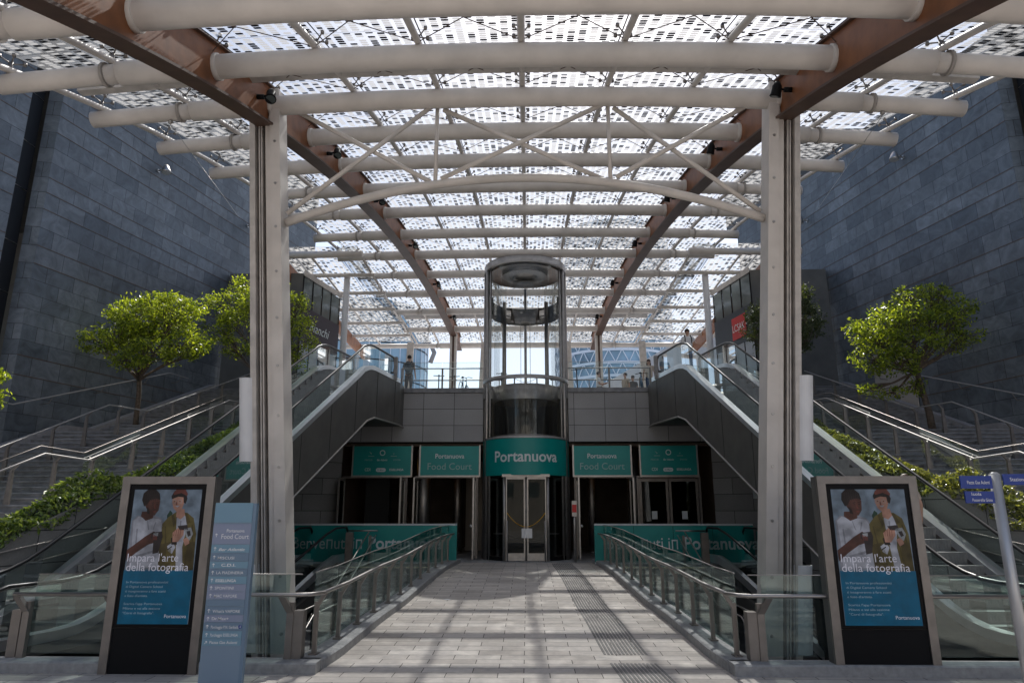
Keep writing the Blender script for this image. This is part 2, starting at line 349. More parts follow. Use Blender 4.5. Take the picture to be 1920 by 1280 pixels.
# dark drain line at the picture's lower edge, tactile ribs
m = MB(); m.box(-9, 9, 9.56, 9.70, .001, .006); g = m.out('drain_grate', 'ground_dark', label='long dark drain grate across the pavement at the foot of the picture', cat='grate')
m = MB()
for i in range(12):
    for y0, y1 in ((8.0, 11.15), (11.75, 25.2)):
        ys = frange(y0, y1, 26); o = i*.06
        for a, b in zip(ys, ys[1:]):
            xa, xb = interp(a, [(9.4,1.36),(12,1.25),(24,.9)])+o, interp(b, [(9.4,1.36),(12,1.25),(24,.9)])+o
            if 9.5 < (a+b)/2 < 9.75: continue
            m.hexa([(xa,a,rampz(a)+.002),(xa+.042,a,rampz(a)+.002),(xb+.042,b,rampz(b)+.002),(xb,b,rampz(b)+.002),(xa+.008,a,rampz(a)+.008),(xa+.034,a,rampz(a)+.008),(xb+.034,b,rampz(b)+.008),(xb+.008,b,rampz(b)+.008)])
mat('tactile', (.20,.19,.18), .8, noise=.2, nscale=10)
m.out('tactile_strip', 'tactile', kind='structure')

# ------------------------------------------------------------------ ramp railings (curb, posts, glass, handrail)
for s in (-1, 1):
    sd_ = SIDE[s]
    cb = MB(); ys = frange(10.62, 25.5, 30)
    prof = [(-.22,0),(.22,0),(.22,.13),(.19,.15),(-.19,.15),(-.22,.13)]
    cb.sweep([(s*(ramph(y)+.14), y, rampz(y)) for y in ys], prof)
    x0 = ramph(10.62)+.14
    cb.sweep([(s*(x0-.21), 10.53, 0), (s*8.0, 10.53, 0)], [(-.2,0),(.2,0),(.2,.13),(.17,.15),(-.17,.15),(-.2,.13)])
    solo(cb, 'granite_curb', 'curb', 'pale granite curb under the glass railing along the %s edge of the ramp' % sd_, 'curb', 'granite curbs of the ramp')
    t = thing('ramp_railing', (s*3.1, 10.6, .15), 'steel and glass railing with sloping handrail on the %s side of the ramp' % sd_, 'railing', 'railings beside the ramp')
    rx = lambda y: s*(ramph(y)+.16)
    bz = lambda y: rampz(y)+.15
    py = [10.95, 12.1, 13.25, 14.4, 15.6, 16.8, 18.0, 19.2, 20.4, 21.6, 22.8, 24.0, 25.2]
    for y in py:
        p = MB(); z = bz(y)
        p.box(rx(y)-.03, rx(y)+.03, y-.035, y+.035, z-.01, z+.74)
        p.hexa([(rx(y)-.03,y-.03,z+.66),(rx(y)+.03,y-.03,z+.66),(rx(y)+.03,y+.03,z+.66),(rx(y)-.03,y+.03,z+.66),
                (rx(y)-s*.12-.03,y-.03,z+.86),(rx(y)-s*.12+.03,y-.03,z+.86),(rx(y)-s*.12+.03,y+.03,z+.86),(rx(y)-s*.12-.03,y+.03,z+.86)])
        p.box(rx(y)-.06, rx(y)+.06, y-.09, y+.09, z, z+.02)
        p.out('post', 'post', t)
    for a, b in zip(py, py[1:]):
        p = MB(); p.hexa([(rx(a)+s*.045-.006,a+.02,bz(a)+.06),(rx(a)+s*.045+.006,a+.02,bz(a)+.06),(rx(b)+s*.045+.006,b-.02,bz(b)+.06),(rx(b)+s*.045-.006,b-.02,bz(b)+.06),
                          (rx(a)+s*.045-.006,a+.02,bz(a)+1.15),(rx(a)+s*.045+.006,a+.02,bz(a)+1.15),(rx(b)+s*.045+.006,b-.02,bz(b)+1.15),(rx(b)+s*.045-.006,b-.02,bz(b)+1.15)])
        p.out('glass_pane', 'glass', t)
    ys = [10.78]+py[1:]+[25.5]
    p = MB(); p.tube([(rx(y)-s*.13, y, bz(y)+.88) for y in ys], .030, 10); p.out('handrail', 'steel', t)
    p = MB(); p.tube([(rx(y)+s*.045, y, bz(y)+1.16) for y in py], .010, 6); p.out('glass_edge', 'steel_satin', t)
    # lateral railing on the curb in front of the pit
    t = thing('front_railing', (s*5.4, 10.6, .15), 'straight steel and glass railing across the front behind the %s screen kiosk' % sd_, 'railing', 'front railings facing the street')
    for x in (3.42, 5.4 if s > 0 else 6.0, 7.35):
        p = MB(); c = s*x
        p.box(c-.05, c+.05, 10.58, 10.66, .14, .92 if x in (3.42, 7.35) else .86)
        p.hexa([(c-.05,10.56,.78),(c+.05,10.56,.78),(c+.05,10.64,.78),(c-.05,10.64,.78),(c-.05+s*.1,10.46,1.0),(c+.05+s*.1,10.46,1.0),(c+.05+s*.1,10.54,1.0),(c-.05+s*.1,10.54,1.0)])
        p.out('post', 'post', t)
    for xa, xb in ((3.48, 5.42), (5.46, 7.3)):
        p = MB(); p.box(min(s*xa,s*xb), max(s*xa,s*xb), 10.66, 10.672, .2, 1.3); p.out('glass_pane', 'glass', t)
    p = MB(); p.tube([(s*2.98, 10.78, 1.035), (s*3.12, 10.55, 1.035), (s*3.3, 10.48, 1.035), (s*7.5, 10.48, 1.035)], .030, 10); p.out('handrail', 'steel', t)
    p = MB(); p.tube([(s*3.3, 10.666, 1.305), (s*7.3, 10.666, 1.305)], .009, 6); p.out('glass_edge', 'steel_satin', t)
    for x in (3.30, 7.5):
        p = MB(); p.box(s*x-.07, s*x+.07, 10.60, 10.78, .14, .80); p.out('end_box', 'post', t)

# ------------------------------------------------------------------ stairs and escalators down beside the ramp
def stepsolid(mb, xa, xb, y0, z0, y1, z1, n, thick=.5):
    """steps between (y0,z0) and (y1,z1); xa(y), xb(y) give the sides"""
    for i in range(n):
        a, b = lerp(y0, y1, i/n), lerp(y0, y1, (i+1)/n); z = lerp(z0, z1, (i+1)/n) if z1 > z0 else lerp(z0, z1, i/n)
        bt = z-thick
        mb.hexa([(xa(a),a,bt),(xb(a),a,bt),(xb(b),b,bt),(xa(b),b,bt),(xa(a),a,z-.035),(xb(a),a,z-.035),(xb(b),b,z-.035),(xa(b),b,z-.035)])
        e = -.055
        mb.hexa([(xa(a),a+e,z-.035),(xb(a),a+e,z-.035),(xb(b),b-.001,z-.035),(xa(b),b-.001,z-.035),(xa(a),a+e,z),(xb(a),a+e,z),(xb(b),b-.001,z),(xa(b),b-.001,z)])
for s in (-1, 1):
    sd_ = SIDE[s]
    t = thing('lower_staircase', (s*4.2, 23.6, .45), 'stone steps going down between the ramp and the %s lower escalator' % sd_, 'stairs', 'lower staircases')
    xa = lambda y: min(s*(ramph(y)+.45), s*interp(y, [(12,6.0),(24,5.2)])); xb = lambda y: max(s*(ramph(y)+.45), s*interp(y, [(12,6.0),(24,5.2)]))
    p = MB()
    for i in range(10):
        pass
    stepsolid(p, xa, xb, 20.4, -1.20, 23.58, .44, 10); p.out('upper_flight', 'slab_floor' if False else 'stringer', t)
    p = MB(); p.hexa([(xa(18.6),18.6,-1.7),(xb(18.6),18.6,-1.7),(xb(20.4),20.4,-1.7),(xa(20.4),20.4,-1.7),(xa(18.6),18.6,-1.25),(xb(18.6),18.6,-1.25),(xb(20.4),20.4,-1.25),(xa(20.4),20.4,-1.25)]); p.out('landing', 'stringer', t)
    p = MB(); stepsolid(p, xa, xb, 13.4, -4.1, 18.6, -1.30, 17); p.out('lower_flight', 'stringer', t)
    for nm, dx, w_ in (('handrail', 0, .022), ('handrail', .3, .022)):
        p = MB(); X = lambda y: s*(interp(y, [(12,6.0),(24,5.2)])-.1+dx*.8)
        p.tube([(X(24.0),24.0,1.45+dx*.4),(X(20.4),20.4,-.30+dx*.4),(X(18.6),18.6,-.36+dx*.4),(X(14.5),14.5,-2.55+dx*.4)], w_, 8); p.out(nm, 'steel', t)
    p = MB(); X = lambda y: s*(interp(y, [(12,6.0),(24,5.2)])-.06)
    for a, za, b, zb in ((23.9,1.5,20.4,-.2),(20.4,-.2,18.6,-.3),(18.6,-.3,14.5,-2.5)):
        p.face([(X(a),a,za-1.0),(X(b),b,zb-1.0),(X(b),b,zb),(X(a),a,za)])
    p.out('glass_pane', 'glass', t)
    # down escalator, running away under the upper one
    t = thing('lower_escalator', (s*6.9, 23.8, .46), 'escalator going down beneath the rising one on the %s of the entrance' % sd_, 'escalator', 'lower escalators')
    path = [(24.3,.5),(23.6,.48),(23.1,.3),(22.5,0),(14.2,-4.2)]
    for off, nm in ((0, 'inner'), (1.25, 'outer')):
        L = [(s*(6.3+off+.33*(23.8-y)) if y < 24 else s*(6.3+off-.1), y, z) for y, z in path]
        p = MB(); p.sweep(L, [(-.09,.1),(.09,.1),(.09,.34),(-.09,.34)] ); p.out('skirt', 'silver', t)
        p = MB(); p.strip([V3(q)+V3((0,0,1.12)) for q in L], [V3(q)+V3((0,0,.3)) for q in L]); p.out('glass_balustrade', 'glass', t)
        p = MB(); H = [V3(q)+V3((0,0,1.2)) for q in L]; p.tube([H[0]+V3((0,.05,-.85)), H[0]+V3((0,.28,-.5)), H[0]+V3((0,.22,-.15))]+H, .04, 8); p.out('handrail', 'rubber', t)
    p = MB()
    for i in range(20):
        y = 23.2-i*.42; z = .25-i*.24; x = 6.45+.33*(23.8-y)
        p.box(min(s*x, s*(x+1.0)), max(s*x, s*(x+1.0)), y-.42, y, z-.5, z)
    p.out('step_band', 'tread', t)
    p = MB(); p.hexa([(s*6.05,24.3,.1),(s*6.15,24.3,.1),(s*9.6,14.2,-4.6),(s*9.5,14.2,-4.6),(s*6.05,24.3,.56),(s*6.15,24.3,.56),(s*9.6,14.2,-3.9),(s*9.5,14.2,-3.9)]); p.out('side_cladding', 'dark_clad', t)
    # small rail at the head of the pit
    t = thing('pit_head_railing', (s*5.9, 23.9, .46), 'short rail with a steel end box at the head of the %s lower stairs' % sd_, 'railing', 'short rails at the stair heads')
    p = MB(); p.box(s*5.95-.12, s*5.95+.12, 23.75, 23.9, .46, 1.55); p.out('end_box', 'post', t)
    p = MB(); p.tube([(s*6.0,23.8,1.6),(s*5.0,23.8,1.6)], .025, 8); p.out('handrail', 'steel', t)
    for x in (5.25,):
        p = MB(); p.box(s*x-.04, s*x+.04, 23.78, 23.84, .46, 1.45); p.out('post', 'post', t)

# ------------------------------------------------------------------ rising escalators
def escz(y):
    a = .1+.64*(y-12.7)
    if y < 12.0: return .1
    if y < 13.4: t = (y-12.0)/1.4; return .1+.64*.7*t*t
    if y > 24.2: return 7.12
    if y > 23.0: t = (24.2-y)/1.2; return 7.12-.64*.6*t*t*(1.0)
    return a
def escx(y): return 5.56+.187*(24-y)
def person(*a, **k): pass
for s in (-1, 1):
    sd_ = SIDE[s]
    t = thing('rising_escalator', (s*7.0, 18, 0), 'long escalator rising from the street to the plaza on the %s' % sd_, 'escalator', 'rising escalators')
    ys = [10.3, 11.2, 12.0, 12.35, 12.7, 13.05, 13.4, 15, 17, 19, 21, 23.0, 23.3, 23.6, 23.9, 24.2, 25.2, 26.6]
    In = [V3((s*escx(y), y, escz(y))) for y in ys]; Ou = [V3((s*(escx(y)+1.62), y, escz(y))) for y in ys]
    sw = lambda L, pr, nm, mt: (lambda p: (p.sweep(L, pr), p.out(nm, mt, t)))(MB())
    sw(In, [(-.11,.06),(.11,.06),(.11,.22),(-.11,.22)], 'deck_panel', 'silver'); sw(Ou, [(-.16,.06),(.13,.06),(.13,.24),(-.16,.24)], 'deck_panel', 'silver')
    sw([p+V3((-s*.16,0,0)) for p in Ou], [(-.02,-.1),(.02,-.1),(.02,.1),(-.02,.1)], 'skirt', 'dark_clad'); sw([p+V3((s*.14,0,0)) for p in In], [(-.02,-.1),(.02,-.1),(.02,.1),(-.02,.1)], 'skirt', 'dark_clad')
    # side cladding of the truss
    ty = [10.3, 12.0, 12.7, 13.4, 15, 19, 23.0, 23.6, 24.2, 26.6, 27.5]
    def lowz(y): return max(-.02, interp(y, [(12.0,-.5),(14.6,-.02),(23.9,5.50),(27.5,5.56)]))
    p = MB(); A = [V3((s*(escx(min(y,26.6))-.10), y, escz(y)+.07)) for y in ty]; B = [V3((s*(escx(min(y,26.6))-.10), y, lowz(y))) for y in ty]
    A2 = [V3((s*(escx(min(y,26.6))+1.72), y, escz(y)+.07)) for y in ty]; B2 = [V3((s*(escx(min(y,26.6))+1.72), y, lowz(y))) for y in ty]
    p.strip(A, B); p.strip(A2, B2); p.strip(B, B2); p.strip([A[0], A2[0]], [B[0], B2[0]]); p.out('truss_cladding', 'dark_clad', t)
    p = MB(); p.tube([q+V3((-s*.02,0,-.03)) for q in B[3:]], .035, 6); p.out('bottom_trim', 'steel_satin', t)
    p = MB()
    for y in (14.2,15.9,17.6,19.3,21.0,22.7,24.4,26.1):
        x = s*(escx(min(y,26.6))-.10-.004); p.box(x-.004, x+.004, y-.008, y+.008, lowz(y)+.03, escz(y)+.05)
    p.out('cladding_joints', 'slot', t)
    gy = [11.0]+ys[2:-1]+[26.0]
    for off in (0, 1.62):
        L = [V3((s*(escx(y)+off), y, escz(y))) for y in gy]
        k = 0
        while k < len(L)-1:
            e = min(k+3, len(L)-1); p = MB(); p.strip([q+V3((0,0,.93)) for q in L[k:e+1]], [q+V3((0,0,.22)) for q in L[k:e+1]]); p.out('glass_balustrade', 'glass', t); k = e
        H = [q+V3((0,0,.98)) for q in L]; a, b = H[0], H[-1]
        p = MB(); p.tube([a+V3((0,.1,-.62)), a+V3((0,-.28,-.55)), a+V3((0,-.42,-.3)), a+V3((0,-.3,-.06))]+H+[b+V3((0,.3,-.06)), b+V3((0,.42,-.3)), b+V3((0,.28,-.58)), b+V3((0,-.1,-.64))], .040, 8); p.out('handrail', 'rubber', t)
    y = 11.9; i = 0
    while y < 24.0:
        z = escz(y+.36); p = MB(); xa, xb = escx(y)+.16, escx(y)+1.46
        p.box(min(s*xa, s*xb), max(s*xa, s*xb), y, y+.40, z-.30, z)
        for q in range(22):
            xx = s*(xa+.03+q*(1.24/22)); p.box(xx, xx+.022, y-.008, y, z-.24, z-.01)
        p.out('step', 'tread', t); y += .36
    p = MB(); p.box(min(s*(escx(11)+.12), s*(escx(11)+1.5)), max(s*(escx(11)+.12), s*(escx(11)+1.5)), 10.3, 11.9, .04, .1); p.out('comb_plate', 'steel_satin', t)
    p = MB(); p.box(min(s*(escx(25)+.12), s*(escx(25)+1.5)), max(s*(escx(25)+.12), s*(escx(25)+1.5)), 24.3, 27.6, 7.02, 7.11); p.out('comb_plate', 'steel_satin', t)
    # newel posts at the top
    for x in (escx(26)-.12, ):
        p = MB(); p.box(s*x-.06, s*x+.06, 25.95, 26.15, 7.2, 8.1); p.out('end_box', 'stringer', t)

# ------------------------------------------------------------------ stone staircases beside the escalators
def stz(y): return interp(y, [(9.2,0),(15.0,2.5),(16.15,2.5),(21.0,4.6),(22.0,4.6),(27.6,7.1),(60,7.1)])
XI = lambda y: 8.7+.21*(24-y)     # inner rail line
XM = lambda y: 11.55+.22*(24-y)
XW = lambda y: 14.1+.23*(24-y)
for s in (-1, 1):
    sd_ = SIDE[s]
    t = thing('stone_staircase', (s*11, 18, 0), 'wide dark stone staircase climbing to the plaza on the %s' % sd_, 'staircase', 'wide stone staircases')
    xa = lambda y: min(s*(escx(y)+2.52), s*(XW(y)-.02)); xb = lambda y: max(s*(escx(y)+2.52), s*(XW(y)-.02))
    for y0, y1, n in ((9.2,15.0,17),(16.15,21.0,14),(22.0,27.6,17)):
        p = MB(); stepsolid(p, xa, xb, y0, stz(y0), y1, stz(y1), n, .6); p.out('flight', 'step_stone', t)
    for y0, y1 in ((15.0,16.15),(21.0,22.0)):
        z = stz(y0); p = MB(); p.hexa([(xa(y0),y0,z-.6),(xb(y0),y0,z-.6),(xb(y1),y1,z-.6),(xa(y1),y1,z-.6),(xa(y0),y0,z-.002),(xb(y0),y0,z-.002),(xb(y1),y1,z-.002),(xa(y1),y1,z-.002)]); p.out('landing', 'step_stone', t)
    p = MB(); yy = [9.2,15,16.15,21,22,27.6]; p.sweep([(s*(XW(y)-.30), y, stz(y)) for y in yy], [(-.16,-.3),(.16,-.3),(.16,.24),(-.16,.24)]); p.out('kerb_beam', 'stringer', t)
    # rails: inner (glass), middle, wall
    def rail(nm, X, pts, lab, glass, py, hh=.9):
        t = thing('stair_railing', (s*X(18), 18, stz(18)), lab, 'railing', 'railings on the stone staircases')
        f = lambda y: interp(y, pts)
        p = MB(); p.tube([(s*X(a), a, b) for a, b in pts], .022, 8); p.out('handrail', 'rail_satin', t)
        if glass:
            p = MB(); p.tube([(s*(X(a)+.12), a, b+.17) for a, b in pts], .010, 6); p.out('glass_edge', 'post', t)
            for (a, b), (c, d) in zip(pts, pts[1:]):
                n = max(1, round((c-a)/1.6))
                for i in range(n):
                    y0, y1 = lerp(a, c, i/n)+.01, lerp(a, c, (i+1)/n)-.01; p = MB()
                    p.face([(s*(X(y0)+.12),y0,f(y0)-.85),(s*(X(y1)+.12),y1,f(y1)-.85),(s*(X(y1)+.12),y1,f(y1)+.16),(s*(X(y0)+.12),y0,f(y0)+.16)]); p.out('glass_pane', 'glass_clear', t)
        for y in py:
            p = MB(); z = f(y); x = s*(X(y)+.10); zb = stz(y)-.05
            if hh > .5:
                wq = .05
                p.hexa([(x-wq*1.3,y-.03,zb),(x+wq*1.3,y-.03,zb),(x+wq*1.3,y+.03,zb),(x-wq*1.3,y+.03,zb),(x-wq*.6,y-.03,z-.12),(x+wq*.6,y-.03,z-.12),(x+wq*.6,y+.03,z-.12),(x-wq*.6,y+.03,z-.12)])
                p.hexa([(x-.03,y-.02,z-.14),(x+.03,y-.02,z-.14),(x+.03,y+.02,z-.14),(x-.03,y+.02,z-.14),(s*X(y)-.03,y-.02,z-.01),(s*X(y)+.03,y-.02,z-.01),(s*X(y)+.03,y+.02,z-.01),(s*X(y)-.03,y+.02,z-.01)])
            else:
                p.tube([(s*(X(y)+.35),y,z-.25),(s*(X(y)+.1),y,z-.22),(s*X(y),y,z-.02)], .014, 6)
            p.out('post' if hh > .5 else 'bracket', 'post', t)
    rail('i', XI, [(12.6,2.36),(15.0,3.46),(16.15,3.40),(21.1,5.62),(21.8,5.64),(27,8.0)], 'glass and steel stair railing nearest the %s rising escalator' % sd_, True, [13.4,14.4,15.4,16.4,17.6,18.6,19.6,20.5,21.5,23,24.5,26])
    rail('m', XM, [(13.2,2.7),(15.0,3.42),(16.15,3.40),(20.0,5.32),(21.5,5.35),(26.6,7.6)], 'long plain handrail on tapering posts halfway across the %s staircase' % sd_, False, [14.2,15.6,17.2,18.4,19.4,20.5,21.5,22.7,23.9,25.1,26.3])
    rail('w', lambda y: XW(y)-.45, [(14.2,3.9),(17.8,5.25),(19.2,5.22),(25.0,7.3),(26.0,7.28)], 'handrail on curved brackets along the foot of the %s slate wall' % sd_, False, [17,18.6,20.4,22.2,24,25.6], hh=.3)

# ------------------------------------------------------------------ planters with hedges between escalator and stairs
def leaves(mb, pts, size, flat=0):
    for p in pts:
        n = V3((random.gauss(0,1), random.gauss(0,1), random.gauss(0,1)+flat)).normalized(); a = n.orthogonal().normalized()
        a = (Matrix.Rotation(random.random()*6.283, 3, n) @ a); b = n.cross(a); k = size*random.uniform(.6, 1.3); p = V3(p)
        vs = [mb.bm.verts.new(q) for q in (p-a*k, p-b*k*.42+n*k*.12, p+a*k, p+b*k*.42+n*k*.12)]
        mb.bm.faces.new(vs)
for s in (-1, 1):
    sd_ = SIDE[s]
    top = lambda y: interp(y, [(9.5,.2),(12.6,1.55),(15.0,2.62),(16.0,2.64),(20.6,4.6),(21.2,4.7),(26.6,7.15)])
    xi = lambda y: escx(y)+1.95; xo = lambda y: escx(y)+2.5
    t = thing('planter_wall', (s*9.4, 16, 0), 'sloping grey granite planter wall along the outer side of the %s rising escalator' % sd_, 'wall', 'planter walls')
    ys = [10.2,12.6,15.0,16.0,18,20.6,21.2,23.5,26.6]
    p = MB()
    for a, b in zip(ys, ys[1:]):
        za, zb = (-.02 if a < 20 else top(a)-1.3), (-.02 if b < 20.7 and a < 20 else top(b)-1.3)
        p.face([(s*xi(a),a,za),(s*xi(b),b,zb),(s*xi(b),b,top(b)),(s*xi(a),a,top(a))], [(a,za),(b,zb),(b,top(b)),(a,top(a))])
        p.face([(s*xi(a),a,top(a)),(s*xi(b),b,top(b)),(s*(xi(b)+.08),b,top(b)),(s*(xi(a)+.08),a,top(a))])
        p.face([(s*xo(a),a,stz(a)-.3),(s*xo(b),b,stz(b)-.3),(s*xo(b),b,top(b)),(s*xo(a),a,top(a))])
    p.out('wall_face', 'granite_low', t)
    p = MB()
    for a, b in zip(ys, ys[1:]): p.face([(s*(xi(a)+.05),a,top(a)-.06),(s*xo(a),a,top(a)-.06),(s*xo(b),b,top(b)-.06),(s*(xi(b)+.05),b,top(b)-.06)])
    p.out('soil', 'ground_dark', t)
    pts = []
    for i in range(12000):
        y = random.uniform(11.0, 26.2); u = random.random(); x = lerp(xi(y)-.08, xo(y)+.08, u)
        hgt = (.10+.20*math.sin(math.pi*min(1, max(0, u)))+.16*math.sin(y*2.1+u*3)*math.sin(y*.9+1.3)+.1*math.sin(y*5.3+u*7))*(1 if y < 17.5 else .85)
        h = hgt*random.random()**.35; z = top(y)+h
        if u < .16: z -= random.random()*.16
        pts.append((s*x, y, z))
    p = MB(); leaves(p, pts, .062, .5)
    solo(p, 'hedge', 'leaf_hedge' if s < 0 else 'leaf_brown', 'low trailing green hedge on the planter beside the left stairs' if s < 0 else 'low trailing hedge with yellow-brown leaves on the planter beside the right stairs', 'hedge', 'planter hedges')
    # short double handrail by the escalator foot
    t = thing('wall_handrail', (s*8.9, 13, .7), 'pair of thin steel rails on the %s planter wall by the escalator foot' % sd_, 'handrail', 'handrails on the planter walls')
    for z in (0, .32):
        p = MB(); p.tube([(s*(xi(10.8)-.06),10.8,.85+z),(s*(xi(15.2)-.06),15.2,1.55+z)], .02, 8); p.out('rail', 'steel', t)

# ------------------------------------------------------------------ slate side buildings
rows_px = [206,238,268,295,323,351,382,417,451,485,514.5,543,571,600.5,630,659,696,735]
def z_at(y_img): e = math.atan((640-y_img)/1280.)+TH; return 2.2+19.5*math.tan(e)
rz = [z_at(v) for v in rows_px]
while rz[-1] > -1: rz.append(rz[-1]-.52)
top_ = []
zz = rz[0]; pat = [.5,.5,.5,.5,.6]*2
for q in pat: zz += q; top_.insert(0, zz)
rzs = top_+rz; brown = [len(top_)+i for i in (0,1,5,6,8,9,15,16)]+[0,5,8,9,14,15]
for s in (-1, 1):
    sd_ = SIDE[s]
    t = thing('slate_building', (s*15.2, 19.5, 0), 'tall windowless building faced in blue-grey slate slabs, %s of the staircase' % sd_, 'building', 'slate-clad buildings')
    def wall(nm, x0, y0, x1, y1, parent, u0=0, m_='slate'):
        p = MB(); L = math.hypot(x1-x0, y1-y0)
        for i in range(5 if nm == 'main_face' else 0, len(rzs)-1):
            za, zb = rzs[i+1], rzs[i]
            v = 40-i
            p.face([(x0,y0,za),(x1,y1,za),(x1,y1,zb),(x0,y0,zb)], [(u0*2,v-1),((u0+L)*2/1.0,v-1),((u0+L)*2,v),(u0*2,v)])
        return p.out(nm, m_, parent)
    c = (s*XW(19.5), 19.5); far = (s*XW(35), 35)
    w1 = wall('main_face', *c, *far, t)
    if s < 0: p = MB(); p.face([c+(rzs[5],), far+(rzs[5],), far+(rzs[0],), c+(rzs[0],)], [(0,0),(32,0),(32,5),(0,5)]); p.out('upper_face', 'slate', t)
    else: p = MB(); p.hexa([(XW(29.5)-.01,29.5,rzs[5]+.01),(30,29.5,rzs[5]+.01),(30,36,rzs[5]+.01),(XW(36)-.01,36,rzs[5]+.01),(XW(29.5)-.01,29.5,rzs[0]),(30,29.5,rzs[0]),(30,36,rzs[0]),(XW(36)-.01,36,rzs[0])]); p.out('rooftop_block', 'dark_clad', t)
    wall('return_face', c[0]+s*.42, 19.42, *c, t, .3)
    wall('near_face', s*(XW(-12)+.05), -12, s*(XW(18.55)+.05), 18.55, t, .1)
    p = MB(); p.box(min(s*(XW(18.5)+.35), s*(XW(18.5)+.55)), max(s*(XW(18.5)+.35), s*(XW(18.5)+.55)), 18.3, 19.45, -1, rzs[0]); p.out('dark_slot', 'slot', t)
    p = MB()
    for z in [rzs[i] for i in range(0, len(rzs), 3)]: p.tube([(s*(XW(18.5)+.34),18.5,z),(s*(XW(18.5)+.34),19.42,z)], .012, 5)
    p.out('slot_rail', 'steel_satin', t)
    for i in sorted(set(brown)):
        z = rzs[i]; p = MB()
        for (a, b, o) in ((-12, 18.55, .045), (19.5, 35, -.004)): p.bar((s*(XW(a)+o),a,z), (s*(XW(b)+o),b,z), .012, .022)
        p.out('metal_ledge', 'ledge', t)
    p = MB(); p.face([c+(rzs[5],), far+(rzs[5],), (s*60,35,rzs[5]), (s*60,19.5,rzs[5])]); p.face([(s*XW(19.5),19.5,rzs[5]),(s*60,19.5,rzs[5]),(s*60,19.5,rzs[0]),(s*XW(19.5),19.5,rzs[0])]); p.face([(s*XW(-12),-12,rzs[0]),(s*XW(19.5),19.5,rzs[0]),(s*60,19.5,rzs[0]),(s*60,-12,rzs[0])]); p.face([far+(-1,), far+(rzs[5],), (s*60,35,rzs[5]), (s*60,35,-1)]); p.out('roof', 'dark_clad', t)

# wall things
def wall_lamp_proto():
    t = thing('wall_floodlight', (0,0,0), '', 'lamp', 'floodlights on the slate walls')
    p = MB(); p.tube([(0,0,0),(0,-.28,.06)], .03, 8); p.box(-.06,.06,-.02,.02,-.06,.06); p.out('bracket', 'steel_satin', t)
    p = MB(); p.tube([(0,-.30,.20),(0,-.32,.12),(0,-.36,-.05),(0,-.37,-.12)], [.07,.11,.16,.17], 14, caps=True); b = p.out('housing', 'steel_satin', t)
    p = MB(); p.tube([(0,-.372,-.125),(0,-.374,-.135)], .15, 14); p.out('lens', 'shop_light', b)
    return t
lp = wall_lamp_proto(); first = True
for s, y, z, lab in ((-1, 23.7, 15.0, 'silver floodlight high on the left slate wall beyond the black slot'), (-1, 29.2, 15.1, 'silver floodlight on the left slate wall just outside the cream column'),
                     (1, 23.5, 15.1, 'silver floodlight high on the right slate wall with its shadow beside it'), (1, 29.2, 15.1, 'smaller silver floodlight on the right slate wall near the cream column')):
    o = lp if first else clone(lp, (0,0,0)); first = False
    o.location = (s*(XW(y)-.02), y, z); o.rotation_euler = (0,0,-s*math.radians(80)); o['label'] = lab
p = MB(); y0, y1 = 28.6, 30.6
p.hexa([(-(XW(y0)-.04),y0,9.05),(-(XW(y0)-.01),y0,9.05),(-(XW(y1)-.01),y1,9.05),(-(XW(y1)-.04),y1,9.05),(-(XW(y0)-.04),y0,9.6),(-(XW(y0)-.01),y0,9.6),(-(XW(y1)-.01),y1,9.6),(-(XW(y1)-.04),y1,9.6)])
pl = solo(p, 'wall_plaque', 'white', 'small white plaque on the left slate wall behind the tree branches', 'plaque')
p = MB(); y0, y1 = 24.4, 26.3; z0, z1 = 5.6, 8.1
p.hexa([((XW(y0)-.05),y0,z0),((XW(y0)-.01),y0,z0),((XW(y1)-.01),y1,z0),((XW(y1)-.05),y1,z0),((XW(y0)-.05),y0,z1),((XW(y0)-.01),y0,z1),((XW(y1)-.01),y1,z1),((XW(y1)-.05),y1,z1)])
solo(p, 'wall_door', 'beige_door', 'plain beige door in the foot of the right slate wall', 'door')

# ------------------------------------------------------------------ canopy
TY = [7.54,9.97,12.47,14.95,17.50,20.06,22.65,25.29,27.93,30.61,33.31,36.03,38.84,41.54]
TZ = [8.68,9.69,10.46,11.28,11.86,12.37,12.76,12.97,13.13,13.20,13.13,12.98,12.60,12.40]
TD = [.47,.45,.42,.38,.30,.28,.20,.16,.16,.16,.12,.10,.05,.04]
RZ = list(zip(TY, TZ)); 
def roofz(y): return 6.63462660e-05*y**3-1.32456170e-02*y*y+6.19183655e-01*y+4.73489556
def roofd(y): return 6.80039848e-06*y**3-3.20722855e-04*y*y-1.13382225e-02*y+5.85320269e-01
def W(y): return 2.18832146e-05*y**3-2.04743309e-03*y*y+4.50366149e-02*y+1.47491342
def rz_(u, y, dz=0): x = u*W(y); return V3((x, y, roofz(y)-roofd(y)*(x/8.9)**2+dz))
ca = thing('glass_canopy', (0, 26, 0), 'large arched glass canopy with printed panes on curved cream tubes over the ramp', 'canopy')
US = frange(-5.07, 5.07, 26)
for i, y in enumerate(TY):
    if i == 0 or True:
        p = MB(); r0, r1 = (.20, .165) if i < 9 else (.19, .15)
        inner = [u for u in US if abs(u) < 4.05]
        p.tube([rz_(u, y) for u in inner], r0, 16); p.tube([rz_(u, y) for u in US if u <= -3.9], r1, 16); p.tube([rz_(u, y) for u in US if u >= 3.9], r1, 16)
        for sg in (-1, 1):
            a_, b_ = rz_(sg*3.0, y), rz_(sg*2.93, y); p.tube([a_, b_], r0+.025, 16)
            for q_ in (-4.02, 4.02): p.tube([rz_(q_, y), rz_(q_+.03*(1 if q_ > 0 else -1), y)], r0+.008, 16)
        p.out('roof_tube', 'cream', ca)
ysr = frange(5.2, 42.2, 44)
